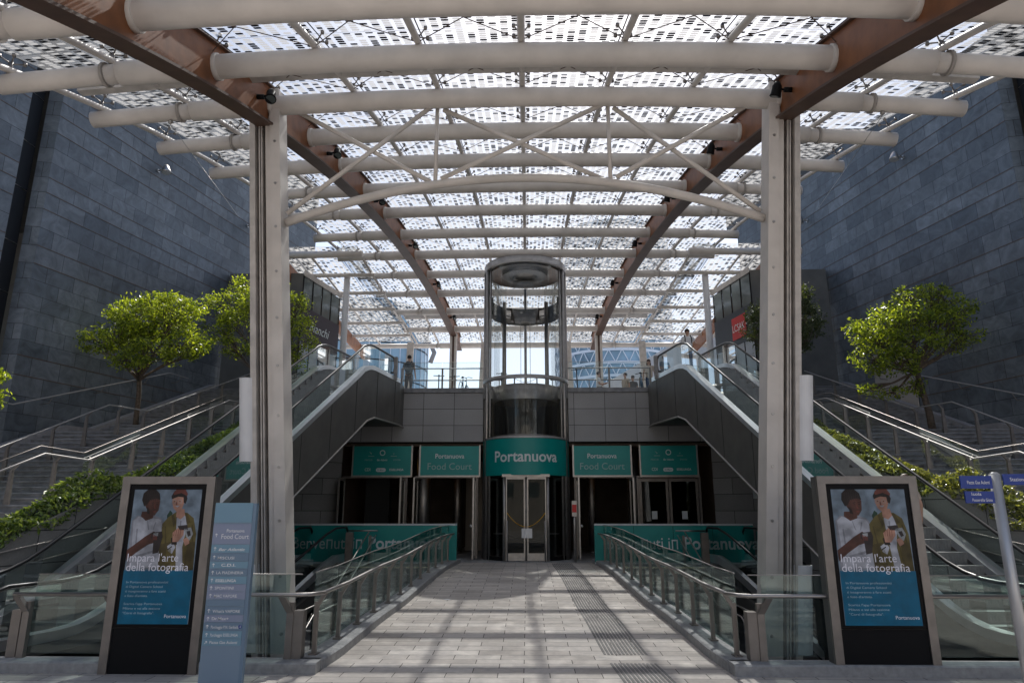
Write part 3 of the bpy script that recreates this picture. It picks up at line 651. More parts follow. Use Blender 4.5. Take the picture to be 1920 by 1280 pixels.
for k in range(-5, 6):
    if abs(k) == 3: continue
    p = MB(); p.tube([rz_(k, y, .27) for y in ysr], .062, 8); p.out('purlin', 'cream', ca)
for s in (-1, 1):
    p = MB(); ysb = frange(4.6, 41.2, 44)
    for nm in (0,):
        p.sweep([rz_(s*3, y) for y in ysb], [(-.05,-.40),(.05,-.40),(.05,.40),(-.05,.40)])
        b = p.out('roof_beam', 'copper', ca)
    p = MB(); p.sweep([rz_(s*3, y) for y in ysb], [(-.19,-.47),(.19,-.47),(.19,-.425),(-.19,-.425)]); p.sweep([rz_(s*3, y) for y in ysb], [(-.07,-.423),(.07,-.423),(.07,-.40),(-.07,-.40)]); p.sweep([rz_(s*3, y) for y in ysb], [(-.13,.402),(.13,.402),(.13,.43),(-.13,.43)])
    p.out('bottom_flange', 'copper_dark', b)
# glass panes: between purlins, two panes per bay along
edges = []
for a, b in zip(TY, TY[1:]): edges += [a, (a+b)/2]
edges = [5.25, 6.3]+edges+[TY[-1], 42.3]
cum = {}
row = 0
for j, (a, b) in enumerate(zip(edges, edges[1:])):
    for k in range(-5, 5):
        p = MB(); n = 2
        for q in range(n):
            y0, y1 = lerp(a, b, q/n), lerp(a, b, (q+1)/n)
            for h in range(2):
                u0, u1 = k+h/2, k+(h+1)/2
                p.face([rz_(u0,y0,.54),rz_(u1,y0,.54),rz_(u1,y1,.54),rz_(u0,y1,.54)], [(u0*9,12*j+12*q/n),(u1*9,12*j+12*q/n),(u1*9,12*j+12*(q+1)/n),(u0*9,12*j+12*(q+1)/n)])
        cum.setdefault(j, []).append(p)
NP = 0
rest = MB(); restn = 0
for j in sorted(cum):
    for p in cum[j]:
        if NP < 100 and j < 12: p.out('roof_pane', 'frit', ca); NP += 1
        else:
            me = p.mesh('x'); rest.bm.from_mesh(me); bpy.data.meshes.remove(me)
o = rest.out('roof_panes_beyond', 'frit', ca); o['kind'] = 'stuff'
# clamps (spiders), those nearest as parts
NS = 0; far_ = MB()
for i, y in enumerate(TY[:-1]):
    for k in range(-5, 6):
        for yy in (y+.0, (TY[i]+TY[i+1])/2):
            p = MB() if (NS < 100) else far_
            c = rz_(k, yy, .27)
            if abs(k) == 3: c = rz_(k, yy, .33)
            p.tube([c+V3((0,0,-.05)), c+V3((0,0,.16))], .028, 6)
            if yy == y: p.box(c.x-.02, c.x+.02, c.y-.05, c.y+.05, c.z-.26, c.z)
            for dx, dy in ((-1,-1),(1,-1),(1,1),(-1,1)):
                e = c+V3((dx*.13, dy*.13, .20)); p.tube([c+V3((0,0,.12)), e], .013, 5); p.tube([e+V3((0,0,-.03)), e+V3((0,0,.03))], .032, 6)
            if NS < 100: p.out('glass_clamp', 'post', ca); NS += 1
o = far_.out('glass_clamps_beyond', 'post', ca); o['kind'] = 'stuff'
# gutter beams and tie cables
for y in (11.4, 37.7):
    p = MB(); p.sweep([rz_(u, y, .36) for u in frange(-4.85, 4.85, 20)], [(-.09,-.13),(.09,-.13),(.09,.13),(-.09,.13)]); p.out('gutter_beam', 'cream_worn', ca)
p = MB()
for i in range(len(TY)-1):
    for k in range(-3, 3):
        p.tube([rz_(k, TY[i]+.1, .25), rz_(k+1, TY[i+1]-.1, .25)], .008, 4, False); p.tube([rz_(k+1, TY[i]+.1, .25), rz_(k, TY[i+1]-.1, .25)], .008, 4, False)
    ym = (TY[i]+TY[i+1])/2; p.tube([rz_(u, ym, .44) for u in frange(-5,5,10)], .009, 4, False)
p.out('tie_cables', 'copper_dark', ca)
# edge sag ropes to the walls
for s, a, b, lab in ((-1, (-7.3,12.47,10.0), (-XW(28.4)+.1,28.4,15.2), 'thin steel cable from the canopy edge to the left slate wall'), (1, (7.3,12.47,10.0), (XW(28.4)-.1,28.4,15.2), 'thin steel cable from the canopy edge to the right slate wall')):
    p = MB(); p.tube([a, b], .007, 6); p.ball(V3(a)+V3((0,0,.05)), .05, 8); solo(p, 'stay_cable', 'steel_satin', lab, 'cable', 'stay cables')

# main columns and truss
for s in (-1, 1):
    sd_ = SIDE[s]
    t = thing('canopy_column', (s*4.3, 12.5, -.3), 'tall cream steel column with bolted face and half-round lamp shells on the %s of the ramp' % sd_, 'column', 'front columns of the canopy')
    X0 = lambda z: 3.98+.097*(z+.26); 
    def seg(z0, z1, a, b, y0, y1):
        return [(s*(X0(z0)+a),y0,z0),(s*(X0(z0)+b),y0,z0),(s*(X0(z0)+b),y1,z0),(s*(X0(z0)+a),y1,z0),(s*(X0(z1)+a),y0,z1),(s*(X0(z1)+b),y0,z1),(s*(X0(z1)+b),y1,z1),(s*(X0(z1)+a),y1,z1)]
    zt = 10.72; p = MB(); p.hexa(seg(-4.2, zt, .0, .20, 12.34, 12.8)); p.hexa(seg(-4.2, zt, .201, .31, 12.41, 12.8)); p.out('inner_box', 'cream', t)
    zt2 = 10.02
    p = MB(); p.hexa(seg(-4.2, zt2, .311, .345, 12.48, 12.8)); p.hexa(seg(-4.2, zt2, .395, .42, 12.44, 12.8)); p.hexa(seg(-4.2, zt2, .45, .475, 12.46, 12.8)); p.hexa(seg(-4.2, zt2, .53, .64, 12.40, 12.8)); p.out('outer_channel', 'cream_worn', t)
    p = MB(); p.hexa(seg(-4.2, zt2, .346, .529, 12.6, 12.78)); p.out('cable_duct', 'copper_dark', t)
    for z in [(.2+.93*i) for i in range(11)]:
        p = MB(); x = s*(X0(z)+.10); p.tube([(x,12.345,z),(x,12.325,z)], .028, 8); p.out('bolt', 'steel_satin', t)
    for z0, z1 in ((3.09, 4.63), (-.10, 1.32)):
        p = MB(); a0 = []; n = 12; R_ = .155
        for zz in (z0, z1):
            cx_ = s*(X0(zz)+(.72 if z0 > 1 else .68))
            a0.append([(cx_+R_*math.cos(math.pi*k/n), 12.5-R_*math.sin(math.pi*k/n), zz) for k in range(n+1)]+[(cx_+(R_-.02)*math.cos(math.pi*k/n), 12.5-(R_-.02)*math.sin(math.pi*k/n), zz) for k in range(n, -1, -1)])
        va = [p.bm.verts.new(q) for q in a0[0]]; vb = [p.bm.verts.new(q) for q in a0[1]]; N = len(va)
        for k in range(N): p.bm.faces.new((va[k], va[(k+1)%N], vb[(k+1)%N], vb[k]))
        p.bm.faces.new(va[::-1]); p.bm.faces.new(vb)
        p.out('lamp_shell', 'white_shell', t)
    # far pair, on the plaza
    t = thing('rear_canopy_column', (s*4.25, 38.84, 7.1), 'slender cream column at the far end of the canopy on the plaza, %s of the lift' % sd_, 'column', 'rear columns of the canopy')
    p = MB(); p.box(s*4.25-.2, s*4.25-.06, 38.7, 38.98, 7.1, 12.4); p.box(s*4.25+.06, s*4.25+.2, 38.7, 38.98, 7.1, 12.4); p.out('flange', 'cream', t)
    p = MB(); p.box(s*4.25-.059, s*4.25+.059, 38.75, 38.9, 7.1, 12.4); p.out('web', 'copper_dark', t)
    for q, (xx, lab) in enumerate(((2.75, 'slim leaning strut beside the lift shaft'), (7.25, 'leaning strut at the outer corner of the rear canopy edge'))):
        t = thing('raking_strut', (s*xx, 40.5, 7.1), 'cream %s, %s side' % (lab, sd_), 'strut', 'raking struts of the canopy')
        p = MB(); p.hexa([(s*xx-.2,40.4,7.1),(s*xx+.2,40.4,7.1),(s*xx+.2,40.6,7.1),(s*xx-.2,40.6,7.1),(s*(xx+(-.2 if q else -.25))-.2,40.4,12.3),(s*(xx+(-.2 if q else -.25))+.2,40.4,12.3),(s*(xx-.2)+.2,40.6,12.3),(s*(xx-.2)-.2,40.6,12.3)]); p.out('shaft', 'cream_worn', t)
t = thing('lattice_truss', (0, 12.6, 7.8), 'cream tubular truss with arched lower chord and crossed braces between the two front columns', 'truss')
ch = lambda x: 8.76-.93*(x/4.75)**2
p = MB(); p.tube([(x,12.6,ch(x)) for x in frange(-4.76,4.76,20)], .088, 12); p.out('lower_chord', 'cream', t)
nd = [-4.85,-1.77,1.77,4.85]
for x in nd[1:3]: p = MB(); p.tube([(x,12.6,ch(x)),(x,12.6,10.37)], .042, 8); p.out('strut', 'cream', t)
for a, b in zip(nd, nd[1:]):
    sh = .12
    p = MB(); p.tube([(a+sh,12.55,ch(a)+.1 if abs(a) < 3 else 8.0),(b-sh,12.55,10.37)], .05, 8); p.out('brace', 'cream', t)
    p = MB(); p.tube([(a+sh,12.66,10.37),(b-sh,12.66,ch(b)+.1 if abs(b) < 3 else 8.0)], .05, 8); p.out('brace', 'cream', t)

# spotlights on the copper beams
sl = thing('beam_spotlight', (0,0,0), '', 'spotlight', 'black spotlights on the copper beams')
p = MB(); p.tube([(0,0,0),(.14,0,0)], .05, 10); p.tube([(.12,0,0),(.26,-.03,.05)], .02, 6); p.out('bracket', 'black', sl)
p = MB(); p.tube([(.26,.02,.16),(.27,0,.08),(.29,-.05,-.06),(.30,-.07,-.10)], [.05,.09,.10,.11], 12); b = p.out('housing', 'black', sl)
p = MB(); p.tube([(.30,-.071,-.101),(.3005,-.073,-.106)], .09, 12); p.out('lens', 'shop_glass', b)
ords = ['nearest', 'second nearest', 'third', 'fourth', 'fifth', 'sixth', 'seventh']
first = True
for i, y in enumerate((11.75, 16.3, 21.2, 26.6, 31.9, 36.9)):
    for s in (-1, 1):
        o = sl if first else clone(sl, (0,0,0)); first = False
        c = rz_(s*3, y, -.02); o.location = (c.x-s*.06, c.y, c.z); o.rotation_euler = (0, 0, 0 if s < 0 else math.pi)
        o['label'] = '%s black spotlight along the %s copper roof beam, counted from the street' % (ords[i], SIDE[s])

# side canopies over the deck
for s in (-1, 1):
    sd_ = SIDE[s]
    t = thing('side_canopy', (s*12, 36, 0), 'lower glass canopy beyond the main one, over the shop on the %s' % sd_, 'canopy', 'side canopies')
    zc = lambda x, y: 12.95-.028*(y-28)-.003*(abs(x)-8)**2
    for a in (7.0, 9.15):
        p = MB()
        for q in range(6):
            y0, y1 = 26.6+q*2.45, 29.05+q*2.45; x0, x1 = a, a+2.15
            p.face([(s*x0,y0,zc(x0,y0)),(s*x1,y0,zc(x1,y0)),(s*x1,y1,zc(x1,y1)),(s*x0,y1,zc(x0,y1))], [(a*4.5,q*18),(a*4.5+9.9,q*18),(a*4.5+9.9,q*18+18),(a*4.5,q*18+18)])
        p.out('roof_pane', 'frit', t)
    for y in (26.7, 29.1, 31.5, 34, 36.4, 38.9, 41.3):
        p = MB(); p.tube([(s*6.8,y,zc(8,y)-.3),(s*11.4,y,zc(11,y)-.3)], .15 if y < 28 or y > 41 else .09, 10); p.out('roof_tube', 'cream', t)
    for x in (7.0, 9.15, 11.3):
        p = MB(); p.tube([(s*x,26.6,zc(x,26.6)-.15),(s*x,41.4,zc(x,41.4)-.15)], .05, 6); p.out('purlin', 'cream', t)
    p = MB(); p.bar((s*10.35,28,12.4),(s*10.35,42.4,12.0), .12, .7); p.out('roof_beam', 'copper', t)
    t = thing('plaza_column', (s*8.1, 29.3, 7.1), 'slim pale grey column standing on the plaza edge by the %s shop' % sd_, 'column', 'slim plaza columns')
    p = MB(); p.tube([(s*8.1,29.3,7.1),(s*8.1,29.3,12.75)], .14, 14); p.out('shaft', 'white_shell', t)
    p = MB(); p.tube([(s*8.1,29.3,7.1),(s*8.1,29.3,7.25)], .2, 14); p.out('base_plate', 'steel_satin', t)
    # shop pavilion
    t = thing('shop_pavilion', (s*9.6, 29.5, 7.1), 'glass-fronted shop above the stairs with dark fascia and script lettering' if s < 0 else 'glass-fronted shop above the stairs with dark fascia and a red sign', 'shop')
    A, B = V3((s*9.72,28.2,0)), V3((s*9.0,31.4,0)); O = V3((s*13.0,28.2,0)); dv = (B-A).normalized(); nrm = V3((-s*dv.y*1, s*dv.x*1, 0))
    if nrm.x*s > 0: nrm = -nrm
    def fq(nm, mt, z0, z1, a=0, b=1, off=0, par=t):
        P, Q = A.lerp(B, a)+nrm*off, A.lerp(B, b)+nrm*off; p = MB(); th_ = -nrm*.03
        p.hexa([P+V3((0,0,z0)),P+th_+V3((0,0,z0)),Q+th_+V3((0,0,z0)),Q+V3((0,0,z0)),P+V3((0,0,z1)),P+th_+V3((0,0,z1)),Q+th_+V3((0,0,z1)),Q+V3((0,0,z1))]); return p.out(nm, mt, par)
    for i in range(4): fq('upper_window', 'shop_glass', 10.9, 12.25, i/4+.01, (i+1)/4-.01)
    for i in range(4): fq('shop_window', 'shop_light', 7.15, 9.35, i/4+.015, (i+1)/4-.015)
    for i in range(5): fq('mullion', 'black', 7.1, 12.3, i/4-.008, i/4+.008, .03)
    fa = fq('fascia', 'dark_sign' if s < 0 else 'dark_sign_blue', 9.35, 10.9, 0, 1, .06)
    fq('roof_edge', 'cream_worn', 12.26, 12.5, -.02, 1.02, .08)
    p = MB(); p.box(min(A.x+s*.02,O.x), max(A.x+s*.02,O.x), 28.2, 28.3, 7.1, 12.4); p.out('end_wall', 'dark_clad', t)
    p = MB(); p.face([(A.x+s*.1,28.3,12.42),(O.x,28.3,12.42),(O.x,31.5,12.42),(B.x+s*.1,31.5,12.42)]); p.out('roof', 'dark_clad', t)
    if s < 0:
        text_mb('Bianchi', A.lerp(B,.18)+nrm*.11+V3((0,0,9.95)), dv, (0,0,1), .44, 1.75, shear=.35).out('lettering', 'letter', fa)
    else:
        P, Q = A.lerp(B,.14)+nrm*.10, A.lerp(B,.50)+nrm*.10; p = MB(); p.face([P+V3((0,0,9.6)),Q+V3((0,0,9.6)),Q+V3((0,0,10.6)),P+V3((0,0,10.6))]); rs = p.out('red_panel', 'red', fa)
        text_mb('LCSAK', Q-dv*.08+nrm*.02+V3((0,0,9.95)), -dv, (0,0,1), .34, 1.0).out('lettering', 'white', rs)

# ------------------------------------------------------------------ plaza front wall and entrance
t = thing('plaza_wall', (0, 27.5, 4.9), 'grey granite retaining wall of the raised plaza above the entrance doors', 'wall')
for x0, x1 in ((-8.6,-1.72),(1.72,8.6)):
    p = MB(); p.face([(x0,27.5,4.94),(x1,27.5,4.94),(x1,27.5,6.93),(x0,27.5,6.93)], [(x0+(.55 if x0>0 else .4),.0),(x1+(.55 if x0>0 else .4),.0),(x1+(.55 if x0>0 else .4),2.04),(x0+(.55 if x0>0 else .4),2.04)])
    p.face([(x0,27.5,4.94),(x1,27.5,4.94),(x1,28.1,4.94),(x0,28.1,4.94)]); p.out('granite_face', 'granite', t)
    p = MB(); p.box(x0, x1, 27.44, 27.8, 6.935, 7.12); p.out('coping', 'step_stone', t)
for s in (-1, 1):
    p = MB(); p.face([(s*8.6,27.5,-.02),(s*16,27.5,-.02),(s*16,27.5,7.0),(s*8.6,27.5,7.0)], [(0,0),(7.4,0),(7.4,7),(0,7)]); p.out('side_face', 'granite_low', t)
    q = thing('entrance_side_wall', (s*7.8, 26.5, 0), 'dark granite wall slanting out from the doors under the %s escalator' % SIDE[s], 'wall', 'entrance side walls')
    p = MB(); a, b = V3((s*7.35,27.52,.4)), V3((s*11.2,23.8,.4)); L = (a-b).length
    p.face([a,b,V3((b.x,b.y,6.0)),V3((a.x,a.y,6.0))], [(0,0),(L,0),(L,5.6),(0,5.6)]); p.out('stone_face', 'granite_low', q)
    if s > 0: p = MB(); c = a.lerp(b,.32); p.box(c.x-.12,c.x+.02,c.y-.1,c.y-.06,2.7,3.0); p.out('notice', 'letter', q)
    p = MB(); c = a.lerp(b,.42); p.bar(c+V3((-s*.05,-.15,1.9)), c+V3((-s*.05,-.05,2.95)), .05, .12, (1,0,0)); solo(p, 'wall_lamp', 'stringer', 'narrow upright light fitting on the slanting wall, %s of the doors' % SIDE[s], 'lamp', 'upright wall lights')
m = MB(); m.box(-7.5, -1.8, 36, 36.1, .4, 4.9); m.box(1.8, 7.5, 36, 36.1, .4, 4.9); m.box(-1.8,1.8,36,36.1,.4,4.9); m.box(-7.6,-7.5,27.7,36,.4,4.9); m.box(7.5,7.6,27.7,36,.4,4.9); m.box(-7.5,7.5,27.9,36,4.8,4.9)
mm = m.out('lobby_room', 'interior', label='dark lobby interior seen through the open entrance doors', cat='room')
for x, y, r, lab in ((-4.35,29.5,.30,'thick polished steel lobby column behind the left open doorway'), (-3.1,31.5,.2,'slimmer polished lobby column deeper behind the left open doorway'), (4.55,29.5,.30,'thick polished steel lobby column behind the right open doorway'), (2.9,31.2,.2,'slimmer polished lobby column deeper behind the right open doorway')):
    p = MB(); p.tube([(x,y,.46),(x,y,4.8)], r, 24); p.tube([(x,y,.46),(x,y,.56)], r+.03, 24); solo(p, 'lobby_column', 'steel', lab, 'column', 'polished lobby columns')
for x0, x1, y, mt_, lab in ((-6.7,-5.7,29.0,'granite_low','pale stone pier inside the far left doorway'),(5.2,6.5,31.0,'stringer','stone pier inside the far right doors'),(-2.9,-2.0,33.5,'beige_door','beige panel deep in the lobby left of the lift')):
    p = MB(); p.box(x0,x1,y,y+.5,.46,4.6); p.box(x0-.03,x1+.03,y-.03,y+.53,.46,.62); solo(p, 'lobby_pier', mt_, lab, 'pier')
for i_, (x, y) in enumerate(((-5.6,30.5),(-3.0,29.2),(3.0,29.6),(5.4,30.2))):
    p = MB(); p.tube([(x,y,4.74),(x,y,4.79)], .07, 12); solo(p, 'downlight', 'amber', ('small warm downlight in the lobby ceiling, %s from the left' % ('first','second','third','fourth')[i_]), 'lamp', 'lobby downlights')
# door bays
def bay(x0, x1, lab, leaves_open, closed):
    t = thing('entrance_door', ((x0+x1)/2, 27.55, .46), lab, 'door', 'entrance door bays')
    p = MB(); p.box(x0-.05,x0+.03,27.5,27.66,.46,3.60); p.box(x1-.03,x1+.05,27.5,27.66,.46,3.60); p.box(x0+.031,x1-.031,27.5,27.66,3.52,3.60); p.out('frame', 'post', t)
    if closed:
        xm = (x0+x1)/2
        for a, b in ((x0+.05,xm-.02),(xm+.02,x1-.05)):
            p = MB(); p.box(a,a+.09,27.56,27.62,.5,3.50); p.box(b-.09,b,27.56,27.62,.5,3.50); p.box(a+.091,b-.091,27.56,27.62,3.38,3.50); p.box(a+.091,b-.091,27.56,27.62,.5,.62); d = p.out('door_leaf', 'post', t)
            p = MB(); p.box(a+.091,b-.091,27.585,27.595,.621,3.379); p.out('glass_pane', 'glass_dark', d)
            p = MB(); p.box(a+.45,a+.66,27.55,27.56,1.95,2.25); p.out('notice', 'pale_rim', d)
    else:
        for a, sg in ((x0+.06, 1), (x1-.06, -1)):
            p = MB(); p.box(a-.03,a+.03,26.62,27.5,.50,.60); p.box(a-.03,a+.03,26.62,27.5,3.40,3.50); p.box(a-.03,a+.03,26.62,26.70,.601,3.399); p.box(a-.03,a+.03,27.42,27.5,.601,3.399); d = p.out('door_leaf', 'steel_satin', t)
            p = MB(); p.box(a-.005,a+.005,26.701,27.419,.601,3.399); p.out('glass_pane', 'glass_dark', d)
            p = MB(); p.ball((a+sg*.08,26.7,1.7), .06, 10); p.out('handle', 'silver', d)
bay(-7.25,-4.75, 'tall glass door bay under the partner-logo sign, far left of the entrance', True, False)
bay(-4.35,-1.95, 'open double glass doors just left of the lift under the Food Court sign', True, False)
bay(1.95,4.15, 'open double glass doors just right of the lift under the Food Court sign', True, False)
bay(4.40,6.80, 'closed double glass doors with paper notices, far right of the entrance', False, True)
for i, (x0, x1) in enumerate(((-6.86,-4.56),(-4.18,-1.86),(1.9,4.12),(4.53,6.72))):
    food = i in (1, 2)
    t = thing('entrance_sign', ((x0+x1)/2, 27.4, 3.6), ['dim teal panel of partner logos, leftmost over the doors', 'teal Portanuova Food Court panel left of the lift', 'teal Portanuova Food Court panel right of the lift', 'teal panel of partner logos, rightmost over the doors'][i], 'sign', 'teal panels over the entrance doors')
    p = MB(); p.box(x0,x1,27.36,27.42,3.62,4.76); bd = p.out('panel', 'teal', t)
    p = MB(); p.box(x0-.06,x0-.001,27.34,27.42,3.55,4.8); p.box(x1+.001,x1+.06,27.34,27.42,3.55,4.8); p.box(x0,x1,27.34,27.42,3.55,3.615); p.out('frame', 'steel_satin', t)
    xc = (x0+x1)/2; Y_ = 27.352
    if food:
        text_mb('Portanuova', (xc,Y_,4.28), (1,0,0), (0,0,1), .19, 1.15, 'C', bold=.012).out('lettering', 'letter', t)
        text_mb('Food Court', (xc,Y_,3.84), (1,0,0), (0,0,1), .27, 1.75, 'C').out('lettering', 'letter_dim', t)
    else:
        text_mb('CDI', (xc-.68,Y_,3.79), (1,0,0), (0,0,1), .12, .22).out('lettering', 'letter', t)
        text_mb('ESSELUNGA', (xc+.30,Y_,3.80), (1,0,0), (0,0,1), .085, .56, bold=.02).out('lettering', 'letter', t)
        p = MB(); n = 20; p.face([(xc-.04+.12*(1 if math.cos(a)>0 else -1)+.075*math.cos(a), Y_, 3.83+.075*math.sin(a)) for a in [2*math.pi*k/n+.01 for k in range(n)]]); lo = p.out('logo_badge', 'letter', t)
        text_mb('Dr.Max+', (xc-.04,Y_-.004,3.80), (1,0,0), (0,0,1), .065, .27, 'C', bold=.01).out('lettering', 'teal', lo)
        text_mb('Bar Atlantic', (xc,Y_,4.19), (1,0,0), (0,0,1), .07, .42, 'C', shear=.3, bold=.01).out('lettering', 'letter', t)
        text_mb('MISCUSI', (xc-.55,Y_,4.19), (1,0,0), (0,0,1), .065, .30, 'C').out('lettering', 'letter_dim', t)
        text_mb('SPONTINI', (xc+.58,Y_,4.19), (1,0,0), (0,0,1), .065, .28, 'C').out('lettering', 'letter_dim', t)
        for dx, mt_ in ((-.45,'letter_dim'),(0,'letter'),(.45,'letter_dim')):
            p = MB()
            if dx == 0: p.lathe((0,0,0), [(.0,0)], 3) if False else None
            ring = [(xc+dx+.11*math.cos(2*math.pi*k/20), 4.50+.11*math.sin(2*math.pi*k/20)) for k in range(20)]; rin = [(xc+dx+.08*math.cos(2*math.pi*k/20), 4.50+.08*math.sin(2*math.pi*k/20)) for k in range(20)]
            if dx == 0:
                for k in range(20): p.face([(ring[k][0],Y_,ring[k][1]),(ring[(k+1)%20][0],Y_,ring[(k+1)%20][1]),(rin[(k+1)%20][0],Y_,rin[(k+1)%20][1]),(rin[k][0],Y_,rin[k][1])])
            else: p.face([(xc+dx-.09,Y_,4.56),(xc+dx-.03,Y_,4.48),(xc+dx+.03,Y_,4.48),(xc+dx+.09,Y_,4.56),(xc+dx,Y_,4.44)]); p.box(xc+dx-.12,xc+dx+.12,Y_-.001,Y_+.001,4.36,4.38)
            p.out('emblem', mt_, t)
# teal barriers
for s in (-1, 1):
    x0, x1 = (-8.2,-2.40) if s < 0 else (2.36,7.8)
    t = thing('teal_barrier', ((x0+x1)/2, 24.5, .5), 'long teal welcome hoarding to the %s of the ramp head' % SIDE[s], 'hoarding', 'teal welcome hoardings')
    p = MB(); p.box(x0,x1,24.5,24.62,.55,1.76); p.out('board', 'teal', t)
    p = MB(); p.box(x0,x1,24.48,24.64,1.761,1.82); p.box(x0,x1,24.49,24.63,.49,.549); p.out('rim', 'pale_rim', t)
    text_mb('Benveпuti iп', (x0+.1 if s < 0 else 2.78,24.492,.98), (1,0,0), (0,0,1), .42, 2.42).out('lettering', 'letter', t)
    text_mb('Portanuova', (x0+2.74 if s < 0 else 5.42,24.492,.98), (1,0,0), (0,0,1), .42, 2.55, bold=.018).out('lettering', 'letter', t)
    if s > 0:
        p = MB()
        for q in range(1, 4): p.box(x0+q*1.35-.006,x0+q*1.35+.006,24.494,24.499,.56,1.75)
        p.out('board_joint', 'black', t)

# ------------------------------------------------------------------ panoramic lift
LC = V3((0,27.9,0)); R = 1.70
t = thing('panoramic_lift', (0, 27.9, .46), 'round glass lift shaft with steel frame and teal name band before the plaza wall', 'lift')
fr = -math.radians(118), math.radians(118)
def arc(r, z0, z1, nm, mt, a0=0, a1=2*math.pi, n=64, th=.04):
    p = MB(); p.lathe(LC, [(r,z0),(r,z1),(r-th,z1),(r-th,z0),(r,z0)], n, a0, a1); return p.out(nm, mt, t)
GA = frange(-math.radians(150), math.radians(150), 6)
for i in range(6):
    a, b = GA[i]+.006, GA[i+1]-.006
    for z0, z1 in ((5.06,7.28),(7.44,12.1)):
        p = MB(); p.lathe(LC, [(R-.03,z0),(R-.03,z1)], 12, a, b); p.out('glass_pane', 'glass_lift', t)
for nm, z0, z1, r in (('cap_ring',12.1,12.38,R+.05),('middle_ring',7.29,7.43,R+.07),('sill_ring',4.97,5.05,R+.04)):
    p = MB(); p.lathe(LC, [(r,z0),(r,z1),(r-.12,z1),(r-.12,z0),(r,z0)], 64); p.out(nm, 'steel_satin', t)
p = MB(); p.lathe(LC, [(R-.02,12.38),(R+.02,12.42),(0.01,12.5)], 64); p.lathe(LC, [(R-.15,12.05),(R-.15,12.12),(.45,12.16),(.01,12.16)], 64); p.out('cap_disc', 'post', t)
p = MB(); p.lathe(LC, [(.95,12.04),(.95,12.07),(.52,12.07),(.52,12.04),(.95,12.04)], 40); p.out('ceiling_ring', 'dark_clad', t)
p = MB(); p.lathe(LC, [(R+.03,3.57),(R+.03,4.96)], 64, -math.radians(90), math.radians(90)); bd = p.out('name_band', 'teal', t)
def wrap(x, y): a = x/(R+.04); return V3((LC.x+(R+.042)*math.sin(a), LC.y-(R+.042)*math.cos(a), 4.08+y))
text_mb('Portanuova', (0,0,0), (1,0,0), (0,0,1), .42, 2.62, 'C', bold=.02, wrap=wrap).out('lettering', 'letter', bd)
for s in (-1, 1):
    for dx, r_, mt in ((1.70,.055,'steel'),(1.56,.085,'steel_satin'),(1.42,.04,'steel_satin')):
        p = MB(); x = s*dx; y = 27.9-math.sqrt(max(0, R*R-x*x))*.9; p.tube([(x,y,.46),(x,y,12.1)], r_, 12); p.out('mullion', mt, t)
    p = MB(); p.tube([(s*.92,28.9,5),(s*.92,28.9,11.2)], .09, 12); p.out('guide_rail', 'steel_satin', t)
    # lower drum panels
    p = MB(); p.lathe(LC, [(R-.06,.5),(R-.06,3.5)], 14, s*math.radians(29), s*math.radians(84)); p.out('drum_glass', 'glass_dark', t)
    p = MB(); p.lathe(LC, [(R-.04,.46),(R-.04,.60)], 14, s*math.radians(29), s*math.radians(90)); p.out('kick_plate', 'black', t)
    p = MB(); p.tube([(s*.82,26.42,.46),(s*.82,26.42,3.56)], .06, 8); p.out('door_jamb', 'steel_satin', t)
    p = MB(); a = .035; b = .76
    p.box(min(s*a,s*b),max(s*a,s*b),26.34,26.38,.47,.74); p.box(min(s*a,s*(a+.05)),max(s*a,s*(a+.05)),26.34,26.38,.741,3.50); p.box(min(s*(b-.04),s*b),max(s*(b-.04),s*b),26.34,26.38,.741,3.50); p.box(min(s*(a+.051),s*(b-.041)),max(s*(a+.051),s*(b-.041)),26.34,26.38,3.42,3.50); d = p.out('lift_door', 'steel_satin', t)
    p = MB(); p.box(min(s*(a+.051),s*(b-.041)),max(s*(a+.051),s*(b-.041)),26.355,26.362,.741,3.419); p.out('glass_pane', 'glass_dark', d)
    p = MB(); p.tube([(s*.70,26.15,.46),(s*.70,26.15,1.9)], .025, 8); p.out('guard_post', 'steel', t)
p = MB(); p.box(-.9,.9,26.26,26.5,3.50,3.60); p.out('door_header', 'steel_satin', t)
p = MB(); p.tube([(0,26.3,.5),(0,26.3,3.5)], .02, 6); p.tube([(0,29.5,5),(0,29.5,12)], .06, 8); p.out('centre_mullion', 'steel_satin', t)
p = MB(); p.box(-.17,.22,26.28,26.30,1.28,1.62); p.out('notice', 'white', t)
p = MB(); p.tube([(-1.25,27.0,1.42),(-.75,26.75,1.42),(-.45,26.7,1.28),(.45,26.7,1.28),(.75,26.75,1.42),(1.25,27.0,1.42)], .03, 8); p.out('cab_handrail', 'white', t)
p = MB(); p.tube([(x,26.30,1.68+.55*(x/.75)**2) for x in frange(-.72,.72,12)], .014, 5); p.out('barrier_chain', 'yellow', t)
p = MB(); p.lathe(LC, [(R-.1,4.9),(.01,4.9)], 40); p.lathe(LC, [(R-.1,3.62),(.01,3.62)], 40); p.out('landing_disc', 'dark_clad', t)
p = MB(); p.lathe(LC, [(1.3,.5),(1.22,3.0),(1.22,3.45)], 30, -1.4, 1.4); p.out('drum_lining', 'dark_clad', t)
p = MB(); p.lathe(LC, [(1.36,6.55),(1.36,7.15),(1.30,7.15),(1.30,6.55)], 40); p.lathe(LC, [(1.36,6.56),(.01,6.56)], 40); cb = p.out('cab_crown', 'steel_satin', t)
p = MB(); p.lathe(LC, [(1.28,5.1),(1.28,6.54)], 30, -2.0, 2.0); p.out('cab_glass', 'glass_dark', cb)
p = MB(); p.lathe(LC, [(1.32,5.06),(1.32,5.16),(.01,5.16)], 30); p.box(-.5,-.46,28.5,28.6,5.1,6.5); p.box(.46,.5,28.5,28.6,5.1,6.5); p.out('cab_floor', 'post', cb)
p = MB()
